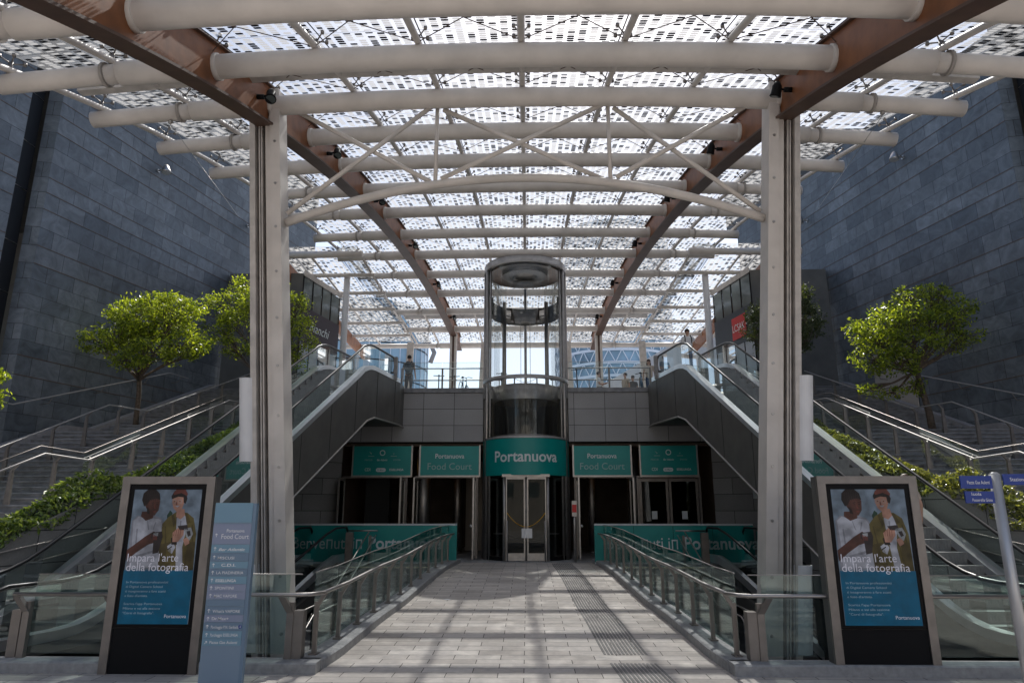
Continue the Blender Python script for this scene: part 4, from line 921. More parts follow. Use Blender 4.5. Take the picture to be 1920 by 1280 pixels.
for s in (-1, 1): p.lathe(LC, [(1.45,10.25),(1.45,11.0),(1.40,11.0),(1.40,10.25),(1.45,10.25)], 14, s*math.radians(72), s*math.radians(135))
for z0, z1 in ((10.25,10.36),(10.90,11.0),(10.6,10.64)): p.lathe(LC, [(1.44,z0),(1.44,z1),(1.38,z1),(1.38,z0),(1.44,z0)], 20, math.radians(135), math.radians(225))
p.out('machine_guard', 'dark_clad', t)
p = MB(); p.box(-.9,.9,28.9,29.0,10.3,10.5); p.lathe((0,28.6,0), [(.62,10.3),(.62,10.85),(.56,10.85),(.56,10.3),(.62,10.3)], 24, math.radians(90), math.radians(270)); p.tube([(-.2,28.7,10.4),(-.2,28.7,6.8)], .012, 5); p.tube([(.2,28.7,10.4),(.2,28.7,6.8)], .012, 5); p.out('hoist', 'post', t)
# call post
t = thing('call_post', (1.78, 26.0, .46), 'slim steel call post with red plate beside the lift door', 'call post')
p = MB(); p.tube([(1.78,26.0,.46),(1.78,26.0,1.9),(1.78,26.0,2.05)], [.055,.055,.03], 12); p.out('stem', 'steel_satin', t)
p = MB(); p.box(1.69,1.87,25.97,26.02,2.06,2.62); p.out('head', 'steel', t)
p = MB(); p.box(1.70,1.86,25.955,25.969,2.2,2.48); p.out('red_plate', 'red', t)

# ------------------------------------------------------------------ deck railings
for s in (-1, 1):
    x0, x1 = (1.75, 5.1)
    t = thing('plaza_railing', (s*3.4, 27.65, 7.1), 'glass railing on top of the plaza wall, %s of the lift shaft' % SIDE[s], 'railing', 'glass railings of the plaza edge')
    for a, b in ((1.78,3.42),(3.46,5.1)):
        p = MB(); p.box(min(s*a,s*b),max(s*a,s*b),27.64,27.652,7.12,8.22); p.out('glass_pane', 'glass_clear', t)
    for x in (3.44, 5.12):
        p = MB(); p.box(s*x-.035,s*x+.035,27.66,27.72,7.1,8.0); p.out('post', 'post', t)
    p = MB(); p.tube([(s*1.75,27.78,8.0),(s*5.15,27.78,8.0)], .027, 8); p.out('handrail', 'steel', t)
    p = MB(); p.tube([(s*1.75,27.646,8.23),(s*5.15,27.646,8.23)], .008, 5); p.out('glass_edge', 'steel_satin', t)
    t = thing('rear_plaza_railing', (s*4, 33, 7.1), 'thin dark rail further back on the plaza, %s of the lift' % SIDE[s], 'railing', 'rear rails of the plaza')
    p = MB(); p.tube([(s*1.2,33,8.5),(s*6.8,33,8.5)], .03, 6); p.out('rail', 'post', t)
    for x in (1.3,3.1,4.9,6.7):
        p = MB(); p.tube([(s*x,33,7.1),(s*x,33,8.5)], .022, 6); p.out('post', 'post', t)

# ------------------------------------------------------------------ screen kiosks
def poly(mb, pts): mb.face(pts)
for s in (-1, 1):
    x0, x1 = (-5.98,-4.585) if s < 0 else (4.335,5.785)
    y = 10.27 if s < 0 else 10.37; H = 2.72; wk = x1-x0
    t = thing('screen_kiosk', ((x0+x1)/2, y, 0), 'tall digital advertising kiosk standing left of the ramp beside the blue directory' if s < 0 else 'tall digital advertising kiosk standing right of the ramp by the blue street signs', 'kiosk', 'digital advertising kiosks')
    p = MB(); p.box(x0,x0+.12,y,y+.06,0,H); p.box(x1-.12,x1,y,y+.06,0,H); p.box(x0+.121,x1-.121,y,y+.06,H-.11,H); p.out('steel_frame', 'post', t)
    p = MB(); p.box(x0+.004,x1-.004,y+.061,y+.24,.0,H-.004); p.out('rear_housing', 'dark_clad', t)
    p = MB(); p.box(x0+.121,x1-.121,y+.03,y+.06,.0,.60); p.out('base_panel', 'black', t)
    sx0, sx1, sz0, sz1 = x0+.19, x1-.19, .66, 2.53
    p = MB(); p.box(x0+.121,x1-.121,y+.02,y+.06,.61,H-.111); bz_ = p.out('bezel', 'screen_black', t)
    P = lambda u, v, k=1: (lerp(sx0, sx1, u), y+.018-.0016*k, lerp(sz1, sz0, v))    # u right, v down
    def sh(mt, pts, k, nm='picture'): 
        q = MB(); q.face([P(a/100., b/100., k) for a, b in pts]); return q.out(nm, mt, scn)
    p = MB(); p.face([P(0,0,0),P(1,0,0),P(1,1,0),P(0,1,0)]); scn = p.out('screen', 'scr_sky', t)
    sh('scr_leaf', [(52,20),(56,16),(60,18),(59,22),(54,25)], 1)
    # left figure
    sh('scr_shade', [(2,24),(9,20),(20,21),(34,20),(44,22),(49,26),(50,60),(2,60)], 1); sh('scr_white', [(4,24),(11,20.5),(22,23),(32,22),(43,23),(47,27),(48,59),(6,59),(6,42)], 2)
    sh('scr_skin_d', [(15,17),(33,17),(32,22),(22,24),(14,20.5)], 3); sh('scr_skin_d', [(19,5),(36,4),(40,9),(39,16),(34,20),(26,19),(19,13)], 4)
    sh('scr_hair', [(14,3),(20,-0),(32,0),(38,3),(40,8),(34,7),(25,8),(21,12),(17,13),(13,8)], 5)
    sh('scr_skin_d', [(0,46),(10,42),(24,36),(36,32),(42,34),(42,40),(30,42),(14,48),(1,54)], 5); sh('scr_cam', [(33,33),(48,32),(50,36),(46,48),(38,49),(37,39),(33,37)], 6); sh('scr_silver', [(36,33.5),(43,33),(43,35.5),(36,36)], 7)
    # right figure
    sh('scr_olive', [(46,27),(55,21),(66,17),(82,18),(92,22),(98,34),(99,61),(48,61),(46,42)], 2); sh('scr_olive_d', [(46,42),(62,40),(66,61),(48,61)], 3); sh('scr_olive_d', [(86,40),(98,40),(99,61),(86,61)], 3)
    sh('scr_white', [(67,22),(79,20),(84,26),(80,44),(84,61),(74,61),(70,40)], 4); sh('scr_skin_l', [(66,15),(77,15),(79,20),(73,23),(66,21)], 5); sh('scr_skin_l', [(58,6),(74,5),(76,10),(73,15.5),(67,17.5),(61,14.5),(58,10)], 6)
    sh('scr_hair', [(56,5),(60,1),(76,1),(80,7),(78,11),(75,10),(74,6),(66,5.5),(57,7.5)], 7); sh('scr_red', [(58,3),(62,-0),(76,0),(80,3.5),(79,5),(70,2.6),(60,4.2)], 8)
    for ex in (61.5, 69.5):
        sh('scr_silver', [(ex+3.1*math.cos(a*.5236), 9.3+1.5*math.sin(a*.5236)) for a in range(12)], 8); sh('scr_skin_l', [(ex+2.6*math.cos(a*.5236), 9.3+1.2*math.sin(a*.5236)) for a in range(12)], 9); sh('scr_hair', [(ex-1.2,9.2),(ex,8.8),(ex+1.2,9.2),(ex,9.6)], 10)
    sh('scr_white', [(63,12.6),(70,12.2),(67,13.8)], 9)
    sh('scr_white', [(58,43),(66,40),(70,44),(66,49),(60,47)], 5); sh('scr_hair', [(62,37),(70,36),(72,42),(64,42)], 6); sh('scr_skin_l', [(64,33),(72,29),(80,29),(80,35),(73,40),(65,40)], 7); sh('scr_skin_l', [(80,38),(88,36),(90,41),(84,43)], 7)
    sh('scr_cam', [(70,28),(84,27),(86,31),(74,31)], 8); sh('scr_silver', [(80,30),(90,29),(94,34),(90,39),(84,36)], 8); sh('scr_cam', [(84,32),(89,31.5),(91,35),(87,36)], 9)
    # finer picture detail: features, folds, collar, pocket, fingers
    for q_ in range(7): sh('scr_cam', [(17+q_*3.1,1.5+abs(q_-3)*.5),(18+q_*3.1,1.2+abs(q_-3)*.5),(18.6+q_*2.9,8.5),(17.8+q_*2.9,8.5)], 6)
    sh('scr_hair', [(28,10.2),(31.5,9.8),(31.5,10.3),(28,10.8)], 7); sh('scr_hair', [(34.5,9.8),(38,9.8),(38,10.3),(34.5,10.3)], 7)
    sh('scr_hair', [(28.5,11.5),(31,11.2),(30.8,12),(28.8,12)], 7); sh('scr_hair', [(35,11.2),(37.5,11.2),(37.2,11.9),(35.3,11.9)], 7)
    sh('scr_red', [(32.5,11),(34,14),(35.5,14.3),(34.2,14.9),(32.4,14.6)], 7); sh('scr_red', [(31,16.6),(36,16.2),(35.5,17.4),(32,17.6)], 7); sh('scr_hair', [(21,13),(25,15),(27,19),(23,18.5)], 6)
    sh('scr_shade', [(10,30),(12,30),(13,44),(11,44)], 3); sh('scr_shade', [(24,24),(25,24),(29,31),(27,31)], 3); sh('scr_shade', [(14,50),(40,46),(41,47.5),(15,52)], 3); sh('scr_shade', [(36,25),(38,25),(35,31),(34,31)], 3)
    for q_ in range(4): sh('scr_red', [(35+q_*1.9,34.5+q_*.4),(36.2+q_*1.9,34.3+q_*.4),(37.2+q_*1.6,38.6),(36.3+q_*1.6,38.8)], 8)
    sh('scr_olive_d', [(59,20),(62,19),(67,26),(64,29)], 6); sh('scr_olive_d', [(79,18.5),(82,18),(88,25),(83,27)], 6); sh('scr_olive_d', [(51,28),(52.5,28),(56,41),(54,41)], 4); sh('scr_olive_d', [(90,27),(91.5,27),(95,40),(93,40)], 4)
    sh('scr_olive_d', [(84,44),(85,44),(87,61),(86,61)], 5); sh('scr_olive', [(57,46),(64,45),(65,55),(58,56)], 5); sh('scr_shade', [(73,24),(75,24),(74,38),(73,38)], 6)
    sh('scr_red', [(64.2,9.6),(65.4,9.6),(66.2,12),(64.2,12)], 9)
    for q_ in range(4): sh('scr_red', [(66+q_*3.1,31.2-q_*.4),(66.6+q_*3.1,31.1-q_*.4),(66.2+q_*3.1,35.5),(65.6+q_*3.1,35.5)], 9)
    sh('scr_hair', [(59,45.2),(65,43),(65.4,43.8),(59.4,46)], 6)
    sh('scr_teal', [(0,61),(100,61),(100,100),(0,100)], 11)
    ws = sx1-sx0
    def tx(s_, u, v, sz, wd, mt='scr_text', b=0): text_mb(s_, P(u, v, 13), (1,0,0), (0,0,1), sz, wd*ws, bold=b).out('lettering', mt, scn)
    tx("Impara l'arte", .03, .545, .115, .74); tx('della fotografia', .03, .615, .115, .90)
    for k_, (s_, wd) in enumerate((('In Portanuova professionisti', .60), ('di Digital Camera School', .53), ('ti insegneranno a fare scatti', .58), ("e foto d'artista.", .33))): tx(s_, .06, .705+k_*.033, .032, wd, 'scr_text2')
    for k_, (s_, wd) in enumerate((("Scarica l'app Portanuova", .55), ('Milano e vai alla sezione', .53), ('"Corsi di fotografia".', .45))): tx(s_, .06, .862+k_*.033, .032, wd, 'scr_text2')
    tx('Portanuova', .66, .955, .05, .31)

# directory totem
tx0, tx1, ty = -4.16, -3.64, 9.42
t = thing('directory_totem', ((tx0+tx1)/2, ty, 0), 'slim blue-grey directory totem listing shops and car parks with arrows', 'totem')
p = MB(); p.box(tx0,tx1,ty,ty+.05,0,2.32); p.out('body', 'totem', t)
p = MB(); p.box(tx1+.001,tx1+.045,ty-.01,ty+.07,0,2.32); p.out('edge_post', 'totem_c', t)
tz = lambda yy: 2.2+ty*math.tan(math.atan((640-yy)/1280.)+TH)
rowsT = [(942,980,'totem_a',None),(982,1021,'totem_b',None),(1021,1037,'totem_a','Bar Atlantic'),(1037,1053,'totem_c','MISCUSI'),(1053,1066.5,'totem_a','C.D.I.'),(1067,1081,'totem_c','LA PIADINERIA'),(1081,1096,'totem_a','ESSELUNGA'),(1096,1110,'totem_b','SPONTINI'),(1110,1125,'totem_b','MAC VAPORE'),(1125,1138,'totem_c',''),
         (1138,1154,'totem_c',"What's VAPORE"),(1154,1168,'totem_b','Dr.Max+'),(1168,1184,'totem_c','Parcheggio P.N. Garibaldi'),(1184,1199,'totem_a','Parcheggio ESSELUNGA'),(1199,1213,'totem_a','Piazza Gae Aulenti')]
for a, b, mt, tx_ in rowsT:
    za, zb = tz(a), tz(b); p = MB(); p.box(tx0+.004,tx1-.004,ty-.008,ty-.001,zb+.006,za); pn = p.out('panel', mt, t)
    if a == 982:
        text_mb('Portanuova', (tx0+.31,ty-.010,lerp(zb,za,.60)), (1,0,0), (0,0,1), .042, .24, 'C', bold=.01).out('lettering', 'white', pn)
        text_mb('Food Court', (tx0+.31,ty-.010,lerp(zb,za,.28)), (1,0,0), (0,0,1), .065, .37, 'C').out('lettering', 'white', pn)
    elif tx_:
        n_ = len(tx_); bold = tx_ in ('ESSELUNGA','Bar Atlantic','C.D.I.'); text_mb(tx_, (tx0+(.16 if tx_ == 'C.D.I.' else .105),ty-.010,zb+.030), (1,0,0), (0,0,1), .036, min(.36, .027*n_+.03), bold=.02 if bold else .004, shear=.25 if tx_ == 'Bar Atlantic' else 0).out('lettering', 'white', pn)
    if a >= 982 and tx_ != '':
        zc_ = (za+zb)/2 if a > 982 else lerp(zb,za,.45); p = MB(); xc = tx0+.055
        D_ = (V3((.7,0,.7)) if 'Gae' in (tx_ or '') else V3((0,0,1))); c = V3((xc,ty-.010,zc_)); q_ = V3((-D_.z,0,D_.x))
        def ln(a_, b_, w_=.0035):
            d = (b_-a_).normalized(); n = V3((-d.z,0,d.x))*w_; p.face([a_-n, b_-n, b_+n, a_+n])
        ln(c-D_*.022, c+D_*.022); tip = c+D_*.022; ln(tip, tip-D_*.016+q_*.016); ln(tip+V3((0,-.0005,0)), tip-D_*.016-q_*.016+V3((0,-.0005,0))); p.out('arrow', 'white', pn)
    if a == 1168:
        p = MB(); zc_ = (za+zb)/2; p.face([(tx1-.035+.024*math.cos(k*.3927),ty-.011,zc_+.024*math.sin(k*.3927)) for k in range(16)]); bb = p.out('badge', 'sign_blue', pn)
        text_mb('-2', (tx1-.035,ty-.013,zc_-.011), (1,0,0), (0,0,1), .026, .026, 'C').out('lettering', 'white', bb)

# blue street signs
t = thing('street_sign', (5.36, 8.0, 0), 'pale round signpost with three blue direction blades', 'street sign')
p = MB(); p.tube([(5.36,8.0,0),(5.36,8.0,2.62)], .058, 16); p.tube([(5.36,8.0,2.62),(5.36,8.0,2.64)], [.058,.03], 16); p.out('pole', 'pole_grey', t)
def blade(x0, x1, z0, z1, lines, left):
    p = MB(); p.box(x0,x1,7.95,7.97,z0,z1); b = p.out('blade', 'sign_blue', t)
    for i, l in enumerate(lines):
        n = len(lines); z = z1-(z1-z0)*((i+.70)/n if n > 1 else .65)
        text_mb(l, (x0+.07,7.948,z), (1,0,0), (0,0,1), .034 if n > 1 else .040, min(x1-x0-.1, .0215*len(l))).out('lettering', 'white', b)
blade(4.94,5.29,2.46,2.60,['Piazza Gae Aulenti'],1); blade(4.97,5.29,2.30,2.43,['Isola','Passerella Gioia'],1); blade(5.42,6.0,2.50,2.62,['Stazione P.ta Garibaldi'],0)

# ------------------------------------------------------------------ trees
def tree(x, y, z, lab, lm, blobs, fork, nl, size=.085, lean=0, trunk_r=.085, leany=0, grp='small trees on the stairs'):
    """blobs: (dx, dy, height, radius) relative to trunk base"""
    t = thing('ornamental_tree', (x, y, z), lab, 'tree', grp)
    b = MB(); base = V3((x, y, z)); fk = base+V3((lean, leany, fork))
    b.tube([base+V3((0,0,-.4)), base+V3((lean*.25,leany*.25,fork*.35)), base+V3((lean*.6,leany*.6+.03,fork*.7)), fk], [trunk_r*1.15, trunk_r, trunk_r*.9, trunk_r*.8], 10)
    lf = MB(); pts = []; tot = sum(r**2.2 for *_, r in blobs)
    for dx, dy, h, r in blobs:
        c = base+V3((dx, dy, h)); mid = fk.lerp(c, .5)+V3((random.uniform(-.12,.12), random.uniform(-.12,.12), -.10*r)); st_ = fk+V3((0,0,random.uniform(-.05,.15)))
        b.tube([st_, st_.lerp(mid,.5)+V3((0,0,.02)), mid, c], [trunk_r*.5, trunk_r*.42, trunk_r*.32, trunk_r*.14], 6)
        tw = []
        for _ in range(18):
            d = V3((random.gauss(0,1), random.gauss(0,1), random.gauss(0,.9))).normalized(); e = c+Vector((d.x*r*.95, d.y*r*.95, d.z*r*.62)); q = mid.lerp(c, random.random())
            b.tube([q, q.lerp(e,.6)+V3((0,0,.04)), e], [.018,.012,.005], 4, False); tw.append(e)
        n = int(nl*r**2.2/tot)
        for i in range(n):
            if i % 8: e = random.choice(tw); k = r*.19; pts.append(e+V3((random.gauss(0,k), random.gauss(0,k), random.gauss(0,k*.75))))
            else:
                d = V3((random.gauss(0,1), random.gauss(0,1), random.gauss(0,1))).normalized(); rr = r*random.uniform(.55,1.02); pts.append(c+V3((d.x*rr, d.y*rr, d.z*rr*.62)))
    leaves(lf, pts, size, .4); b.out('trunk', 'bark', t); lf.out('crown', lm, t)
random.seed(11)
G = [(0.82,-1.6,3.3,.85),(-0.06,-1.8,2.79,.7),(-0.61,-1.7,2.55,.55),(1.78,-1.6,3.47,.75),(2.29,-1.7,2.54,.65),(1.39,-1.9,2.14,.7),(0.11,-1.4,3.6,.6),(1.78,-1.5,3.88,.5),(0.54,-2.0,1.86,.42),(2.63,-1.8,2.24,.45),(1.02,-1.3,3.94,.5),(.6,-1.3,2.7,.7)]
tree(-13.3,23.0,5.05,'bright lime-green round-headed tree left, in front of the slate wall','leaf_lime',G,1.45,11500,.060,.35,.085,leany=-.75)
G = [(-0.82,0,3.77,.95),(-1.99,.3,4.18,.8),(-2.05,0,3.17,.6),(0.39,0,3.56,.8),(-1.12,0,4.81,.7),(-0.1,0,4.59,.6),(0.84,0,2.75,.6),(-1.41,-.2,2.51,.5),(-0.32,0,2.55,.7),(0.53,.3,4.27,.5),(0.6,0,1.95,.5)]
tree(-9.1,24.0,5.5,'leafy green tree half hidden behind the left cream column','leaf_lime',G,.9,9500,.060,-.1,.07)
tree(-12.75,15.2,2.5,'tree at the left edge of the picture with only its foliage showing','leaf_lime',[(.3,0,2.3,.42),(.33,0,2.75,.36),(.3,0,1.85,.32),(-.2,0,3.2,.5)],.8,2600,.055,0,.05)
G = [(-0.95,0,3.3,.95),(-0.04,0,3.83,.85),(0.77,0,3.55,.75),(0.96,0,4.27,.5),(0.72,.1,4.57,.4),(-1.5,.1,3.24,.6),(-1.58,0,2.34,.6),(-0.96,-.2,2.12,.65),(-0.29,-.2,2.81,.8),(1.42,0,3.99,.45),(1.54,0,3.11,.42),(1.08,0,2.85,.4),(-1.83,-.1,1.3,.3),(-1.14,0,1.23,.33),(-0.39,0,1.4,.35),(-0.12,0,4.45,.45)]
tree(12.55,21.3,4.55,'bright green spreading tree on the right stairs with a leaning trunk','leaf_lime',G,1.9,11000,.058,-.25,.10)
G = [(0.54,0,4.0,.7),(-0.28,0,3.59,.7),(-0.73,0,2.98,.55),(0.87,0,3.38,.7),(1.22,0,2.97,.5),(0.4,0,2.57,.65),(0.98,0,4.41,.45),(-0.02,0,4.32,.4),(-0.39,0,2.37,.45)]
tree(9.3,24.5,5.7,'darker small-leaved tree behind the right cream column','leaf_dull',G,1.0,9000,.055,0,.06)
# planter on the plaza, between left escalator and railing
p = MB(); leaves(p, [(random.gauss(-8.6,.5), 28.6+random.gauss(0,.15), 7.65+abs(random.gauss(0,.22))) for _ in range(900)], .09); t = thing('plaza_planter', (-8.6,28.6,7.1), 'box planter of low greenery at the top of the left escalator', 'planter'); p.out('foliage', 'leaf_green', t)
p = MB(); p.box(-9.4,-7.7,28.35,28.85,7.1,7.55); p.out('box', 'stringer', t)

# ------------------------------------------------------------------ people
def skinmesh(name, chains, mt, parent, sub=2):
    me = bpy.data.meshes.new(name); vs = []; es = []; rs = []; key = {}
    for ch_ in chains:
        prev = None
        for q in ch_:
            co, r = q[0], q[1]; k = tuple(round(c, 4) for c in co)
            if k not in key: key[k] = len(vs); vs.append(co); rs.append(r)
            if prev is not None and prev != key[k]: es.append((prev, key[k]))
            prev = key[k]
    me.from_pydata(vs, es, []); o = bpy.data.objects.new('tmp', me); COL.objects.link(o)
    sk = o.modifiers.new('s', 'SKIN'); sk.use_smooth_shade = True
    for v, r in zip(me.skin_vertices[0].data, rs): v.radius = r if isinstance(r, tuple) else (r, r)
    me.skin_vertices[0].data[0].use_root = True
    sb = o.modifiers.new('d', 'SUBSURF'); sb.levels = sub; sb.render_levels = sub
    bpy.context.view_layer.update(); nm = bpy.data.meshes.new_from_object(o.evaluated_get(bpy.context.evaluated_depsgraph_get()))
    bpy.data.objects.remove(o); nm.name = name; nm.materials.clear(); nm.materials.append(MT[mt]); x = bpy.data.objects.new(name, nm); COL.objects.link(x); x.parent = parent; WL[x.name] = wl(parent)
    for f in nm.polygons: f.use_smooth = True
    return x
def person(loc, rot, label, H=1.75, top='shirt_white', legs='denim', hair='hair_brown', long_hair=False, glasses=False, pack=False, sit=False, arms='down'):
    t = thing('person', loc, label, 'person'); t.rotation_euler = (0,0,rot); t.scale = (H/1.75,)*3; WL[t.name] = V3((0,0,0)); WL['keep'] = V3((0,0,0))
    # local figure faces -y
    hz = .92 if not sit else .50
    pel, che, nek, hd = (0,0,hz+.02), (0,.01,hz+.36), (0,.0,hz+.58), (0,-.01,hz+.72)
    def leg(s):
        if sit: return [(pel,.10), ((s*.10,-.02,hz),.095), ((s*.13,-.44,hz-.02),.062), ((s*.14,-.46,.10),.040), ((s*.14,-.60,.04),.035)]
        return [(pel,.10), ((s*.09,0,hz-.08),.092), ((s*.10,-.02,.50),.060), ((s*.11,.02,.10),.040), ((s*.12,-.14,.04),.036)]
    def arm(s):
        sh_ = (s*.19,.01,hz+.49)
        if arms == 'down': e, w_ = (s*.25,.04,hz+.22), (s*.27,-.04,hz-.02)
        elif arms == 'rail' and s > 0: e, w_ = (s*.28,-.06,hz+.26), (s*.38,-.26,hz+.18)
        elif arms == 'phone': e, w_ = (s*.24,-.04,hz+.20), (s*.10,-.28,hz+.26)
        else: e, w_ = (s*.25,.04,hz+.22), (s*.24,-.16,hz+.04)
        return sh_, e, w_
    body = [[(pel,.10),(che,(.12,.09)),(nek,.055),((0,0,hz+.62),.05),(hd,.088),((0,0,hz+.80),.075)], leg(-1), leg(1)]
    for s in (-1, 1):
        sh_, e, w_ = arm(s); dr = (V3(w_)-V3(e)).normalized(); h1 = V3(w_)+dr*.08
        body.append([(che,(.12,.09)),(sh_,.050),(e,.038),(w_,.026),(tuple(h1),.030)])
        for fi, fo in enumerate((-.026,-.009,.009,.026)): body.append([(tuple(h1),.030),(tuple(h1+dr*(.05+.01*(fi in (1,2)))+V3((fo*.4,fo,0))),.009),(tuple(h1+dr*(.085+.012*(fi in (1,2)))+V3((fo*.4,fo,-.008))),.008)])
        body.append([(w_,.026),(tuple(V3(w_)+dr*.05+V3((0,-.04,0))),.010)])
    skinmesh('body', body, 'skin', t)
    sl = []
    for s in (-1, 1):
        sh_, e, w_ = arm(s); m_ = V3(sh_).lerp(V3(e), .7); sl.append([(che,(.19,.15)),(sh_,.074),(tuple(m_),.062)])
    skinmesh('shirt', [[((0,0,hz-.10),(.17,.15)),((0,0,hz+.14),(.165,.145)),(che,(.19,.15)),((0,0,hz+.53),(.10,.08))]]+sl, top, t)
    lg = [[(q[0], q[1]*1.18 if q[1] > .045 else q[1]*1.35) for q in leg(s)[:-1]] for s in (-1, 1)]
    skinmesh('trousers', lg, legs, t)
    for s in (-1, 1):
        q = leg(s)[-2][0]; m = MB(); m.ball((q[0], q[1]-.06, .045), .05, 10, (.9,2.3,.9)); m.out('shoe', 'black' if not sit else 'white', t)
    m = MB(); hc = V3((0,.012,hz+.765))
    m.ball(hc, .103, 14, (.92,1.0,1.0)); 
    for v in m.bm.verts:
        if v.co.y < -.045 and v.co.z < hz+.80: v.co.y = -.045
        if v.co.z < hz+.70 and not long_hair: v.co.z = hz+.70
    if long_hair: m.ball((0,.06,hz+.62), .11, 12, (1.0,.6,1.7))
    m.out('hair', hair, t)
    m = MB(); m.tube([(0,-.085,hz+.76),(0,-.115,hz+.725),(0,-.09,hz+.72)], [.008,.014,.010], 6)
    for s in (-1, 1): m.ball((s*.088,.0,hz+.74), .018, 8, (.5,.8,1.3))
    m.box(-.025,.025,-.096,-.090,hz+.680,hz+.690); m.out('face_features', 'skin', t)
    if glasses: m = MB(); m.box(-.075,-.008,-.105,-.085,hz+.745,hz+.785); m.box(.008,.075,-.105,-.085,hz+.745,hz+.785); m.box(-.0079,.0079,-.1,-.09,hz+.768,hz+.78); m.out('sunglasses', 'black', t)
    else:
        m = MB()
        for s in (-1, 1): m.ball((s*.032,-.088,hz+.762), .010, 8)
        m.out('eyes', 'black', t)
    if pack:
        m = MB(); m.ball((0,.20,hz+.30), .20, 14, (.85,.55,1.25)); m.out('backpack', 'backpack', t)
    if pack or pack is None:
        m = MB()
        for s in (-1, 1): m.tube([(s*.10,.12,hz+.52),(s*.11,-.02,hz+.60),(s*.12,-.135,hz+.48),(s*.13,-.13,hz+.25)], .018, 6)
        m.out('straps', 'black', t)
    return t
ex = lambda y, o=.81: escx(y)+o
person((-5.1,29.2,7.1), math.radians(175), 'person in grey clothes seen from behind with a backpack on the plaza edge', 1.78, 'grey_cloth', 'grey_cloth', 'hair_dark', pack=True)
person((6.0,24.6,7.11), 0, 'person in white T-shirt and sunglasses at the top of the right escalator', 1.66, 'shirt_white', 'denim', 'hair_dark', glasses=True, pack=None, arms='rail')
person((5.45,29.7,7.1), math.radians(-8), 'person with long brown hair, sunglasses and beige top standing behind the right glass railing', 1.66, 'shirt_beige', 'denim', 'hair_brown', True, True)
person((5.95,28.75,7.1), math.radians(20), 'person in blue with reddish hair beside the top of the right escalator', 1.62, 'shirt_blue', 'denim', 'hair_brown', arms='phone')
person((3.3,30.4,7.1), math.radians(80), 'person in white top seated with hair tied up, behind the right glass railing', 1.66, 'shirt_white', 'grey_cloth', 'hair_brown', sit=True, arms='phone')
person((4.55,30.8,7.1), math.radians(-60), 'person in a cap seated between the bicycle and the person in white', 1.68, 'shirt_beige', 'shirt_blue', 'hair_dark', sit=True)
person((4.95,31.2,7.1), math.radians(200), 'person in dark top seated with back turned next to the bicycle', 1.62, 'grey_cloth', 'grey_cloth', 'hair_brown', sit=True)
person((7.85,14.55,1.24), math.radians(180), 'person with brown hair riding up the right escalator behind the kiosk', 1.70, 'shirt_beige', 'denim', 'hair_brown')
for x, y in ((3.35,30.4),(4.6,30.85),(4.92,31.15)):
    pass
p = MB(); p.box(2.9,5.4,30.35,31.35,7.1,7.5); solo(p, 'plaza_bench', 'stringer', 'low stone bench on the plaza carrying the seated people', 'bench')

# bicycles and scooters on the plaza
def bicycle(loc, rot, lab):
    t = thing('bicycle', (0,0,0), lab, 'bicycle', 'bicycles on the plaza')
    for x in (-.52, .52):
        p = MB(); p.tube([(x+.33*math.cos(a), 0, .34+.33*math.sin(a)) for a in frange(0, 2*math.pi, 24)], .018, 6, False)
        w_ = p.out('wheel', 'rubber', t); p = MB()
        for k in range(8): a = k*math.pi/4; p.tube([(x,0,.34),(x+.32*math.cos(a),0,.34+.32*math.sin(a))], .003, 4, False)
        p.out('spokes', 'steel', w_)
    p = MB()
    for a, b in (((-.52,0,.34),(-.1,0,.30)),((-.52,0,.34),(-.2,0,.78)),((-.1,0,.30),(-.22,0,.88)),((-.1,0,.30),(.36,0,.72)),((-.2,0,.80),(.34,0,.84)),((.34,0,.90),(.52,0,.34))): p.tube([a,b], .018, 6)
    p.out('frame', 'shirt_blue', t)
    p = MB(); p.tube([(.40,-.28,1.0),(.34,-.1,1.02),(.33,0,1.0),(.34,.1,1.02),(.40,.28,1.0)], .014, 6); p.tube([(.33,0,.88),(.33,0,1.0)], .016, 6); p.out('handlebar', 'black', t)
    p = MB(); p.ball((-.23,0,.92), .07, 10, (1.8,.9,.5)); p.out('saddle', 'black', t)
    t.location = loc; t.rotation_euler = (0,0,rot); return t
bicycle((5.0,29.2,7.1), math.radians(75), 'bicycle with dark frame parked behind the right railing, left of the standing woman')
bicycle((-2.75,30.0,7.1), math.radians(80), 'bicycle parked behind the left railing next to the slim strut')
sc0 = None
def scooter(loc, rot, lab, mt='black'):
    t = thing('kick_scooter', (0,0,0), lab, 'scooter', 'kick scooters parked on the plaza')
    p = MB(); p.box(-.45,.30,-.08,.08,.10,.15); p.out('deck', mt, t)
    p = MB(); p.tube([(.30,0,.12),(.42,0,.25),(.34,0,1.12)], .026, 8); p.out('stem', mt, t)
    p = MB(); p.tube([(.34,-.25,1.14),(.34,.25,1.14)], .02, 8); p.ball((.34,0,1.16), .04, 8); p.out('handlebar', 'rubber', t)
    for x in (-.5, .44): p = MB(); p.tube([(x,-.03,.11),(x,.03,.11)], .11, 16); p.out('wheel', 'rubber', t)
    t.location = loc; t.rotation_euler = (0,0,rot)
scooter((-1.05,29.9,7.13), math.radians(95), 'black kick scooter seen through the lift glass')
scooter((2.05,29.0,7.1), math.radians(60), 'kick scooter just right of the lift shaft')
scooter((-3.9,30.2,7.1), math.radians(100), 'kick scooter left of the rear canopy column')
scooter((-3.35,30.4,7.1), math.radians(75), 'kick scooter right of the rear canopy column', 'grey_cloth')
p = MB()
for x in (-.5, .5): p.tube([(x,29.9,7.1),(x,29.9,8.05)], .03, 8)
p.tube([(x,29.9,8.0-.18*(1-(x/.5)**2)) for x in frange(-.5,.5,8)], .01, 5); solo(p, 'chain_barrier', 'post', 'two thin posts joined by a chain, seen through the lift shaft', 'barrier')

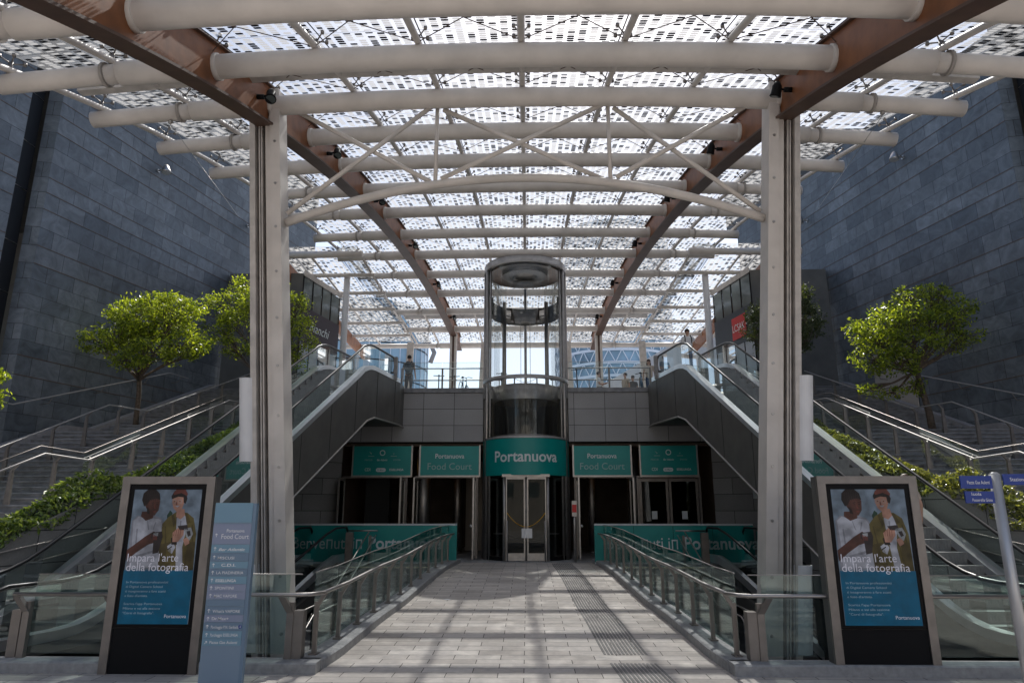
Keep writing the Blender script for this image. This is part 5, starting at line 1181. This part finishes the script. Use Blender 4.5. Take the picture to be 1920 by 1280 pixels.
# ------------------------------------------------------------------ street side behind the viewer (seen in reflections only)
for x0, x1, h, mt_, lab in ((-60,-22,15,'concrete','grey five-storey block across the street'),(-21,14,19,'beige_door','beige six-storey block across the street'),(15,60,16,'white_wall','pale block across the street')):
    t = thing('street_building', ((x0+x1)/2,-34,0), lab, 'building'); p = MB(); p.box(x0,x1,-46,-34,0,h); p.out('wall', mt_, t); p = MB(); x = x0+2
    while x < x1-2:
        for z in range(4, int(h)-2, 3): p.box(x,x+1.3,-34.02,-33.98,z,z+1.8)
        x += 3.2
    p.out('windows', 'shop_glass', t)
p = MB(); p.slab([(-1.95,17.0,rampz(17)+.004),(-1.83,16.94,rampz(17)+.004),(-1.72,17.0,rampz(17)+.012),(-1.84,17.08,rampz(17)+.006)], (0,0,.004)); solo(p, 'paper_scrap', 'white', 'crumpled white paper scrap lying by the left ramp curb', 'litter')
p = MB(); p.slab([(2.2,22.0,.452),(2.29,21.97,.46),(2.3,22.1,.455)], (0,0,.005)); solo(p, 'paper_scrap', 'white', 'tiny white scrap on the paving near the right ramp railing', 'litter')
# ------------------------------------------------------------------ far buildings
def tower(name, cx, cy, r, z1, lab, diag):
    t = thing(name, (cx,cy,7), lab, 'building', None); n = 40
    p = MB(); p.lathe((cx,cy,0), [(r,7),(r,z1)], n, smooth=False); p.lathe((cx,cy,0), [(r,z1),(.01,z1)], n); p.out('glass_wall', 'blue_glass', t)
    if diag:
        fl = 3.0; k = 0; z = 2.0
        while z < z1:
            p = MB(); p.lathe((cx,cy,0), [(r+.5,z-.3),(r+.5,z+.3)], n); p.out('floor_band', 'pale_frame', t); z += fl
        p = MB(); nn = 30; z = 2.0
        while z < z1:
            for i in range(nn):
                for d in (-.5, .5):
                    a0, a1 = 2*math.pi*(i)/nn, 2*math.pi*(i+d)/nn
                    p.tube([(cx+(r+.4)*math.cos(a0),cy+(r+.4)*math.sin(a0),z),(cx+(r+.5)*math.cos((a0+a1)/2),cy+(r+.5)*math.sin((a0+a1)/2),z+fl/2),(cx+(r+.4)*math.cos(a1),cy+(r+.4)*math.sin(a1),z+fl)], .14, 4, False)
            z += fl
        p.out('diagonal_frame', 'pale_frame', t)
    else:
        z = 10.0
        while z < z1: p = MB(); p.lathe((cx,cy,0), [(r+.12,z-.12),(r+.12,z+.12)], n); p.out('floor_band', 'slot', t); z += 3.8
        p = MB()
        for i in range(n): a = 2*math.pi*i/n; p.tube([(cx+(r+.05)*math.sin(a),cy-(r+.05)*math.cos(a),7),(cx+(r+.05)*math.sin(a),cy-(r+.05)*math.cos(a),z1)], .10, 4, False)
        p.out('window_mullions', 'pale_frame', t)
        p = MB(); p.tube([(cx+r*.95,cy-r*.5,37),(cx+r*1.12,cy-r*.6,37.5),(cx+r*1.2,cy-r*.65,35),(cx+r*1.14,cy-r*.6,33)], .5, 8); p.out('roof_fin', 'stringer', t)
tower('glass_tower', -37, 150, 14.5, 46, 'rounded blue glass office tower behind the plaza, left of the lift', False)
tower('lattice_tower', 21.5, 165, 14, 70, 'rounded pale blue tower with white diagonal lattice, right of the lift', True)
p = MB(); p.slab([(-.9,46,7.1),(24,46,7.1),(24,46,21.5)], (0,10,0)); solo(p, 'sloping_pavilion', 'white_wall', 'white pavilion with a long sloping roof on the plaza at right', 'building')
p = MB(); p.slab([(-60,200,7),(-48,200,7),(-48,200,34),(-60,200,34)], (0,15,0)); solo(p, 'office_block', 'blue_glass', 'distant dark glass office block behind the rounded tower', 'building')
print('objects', len(bpy.data.objects))
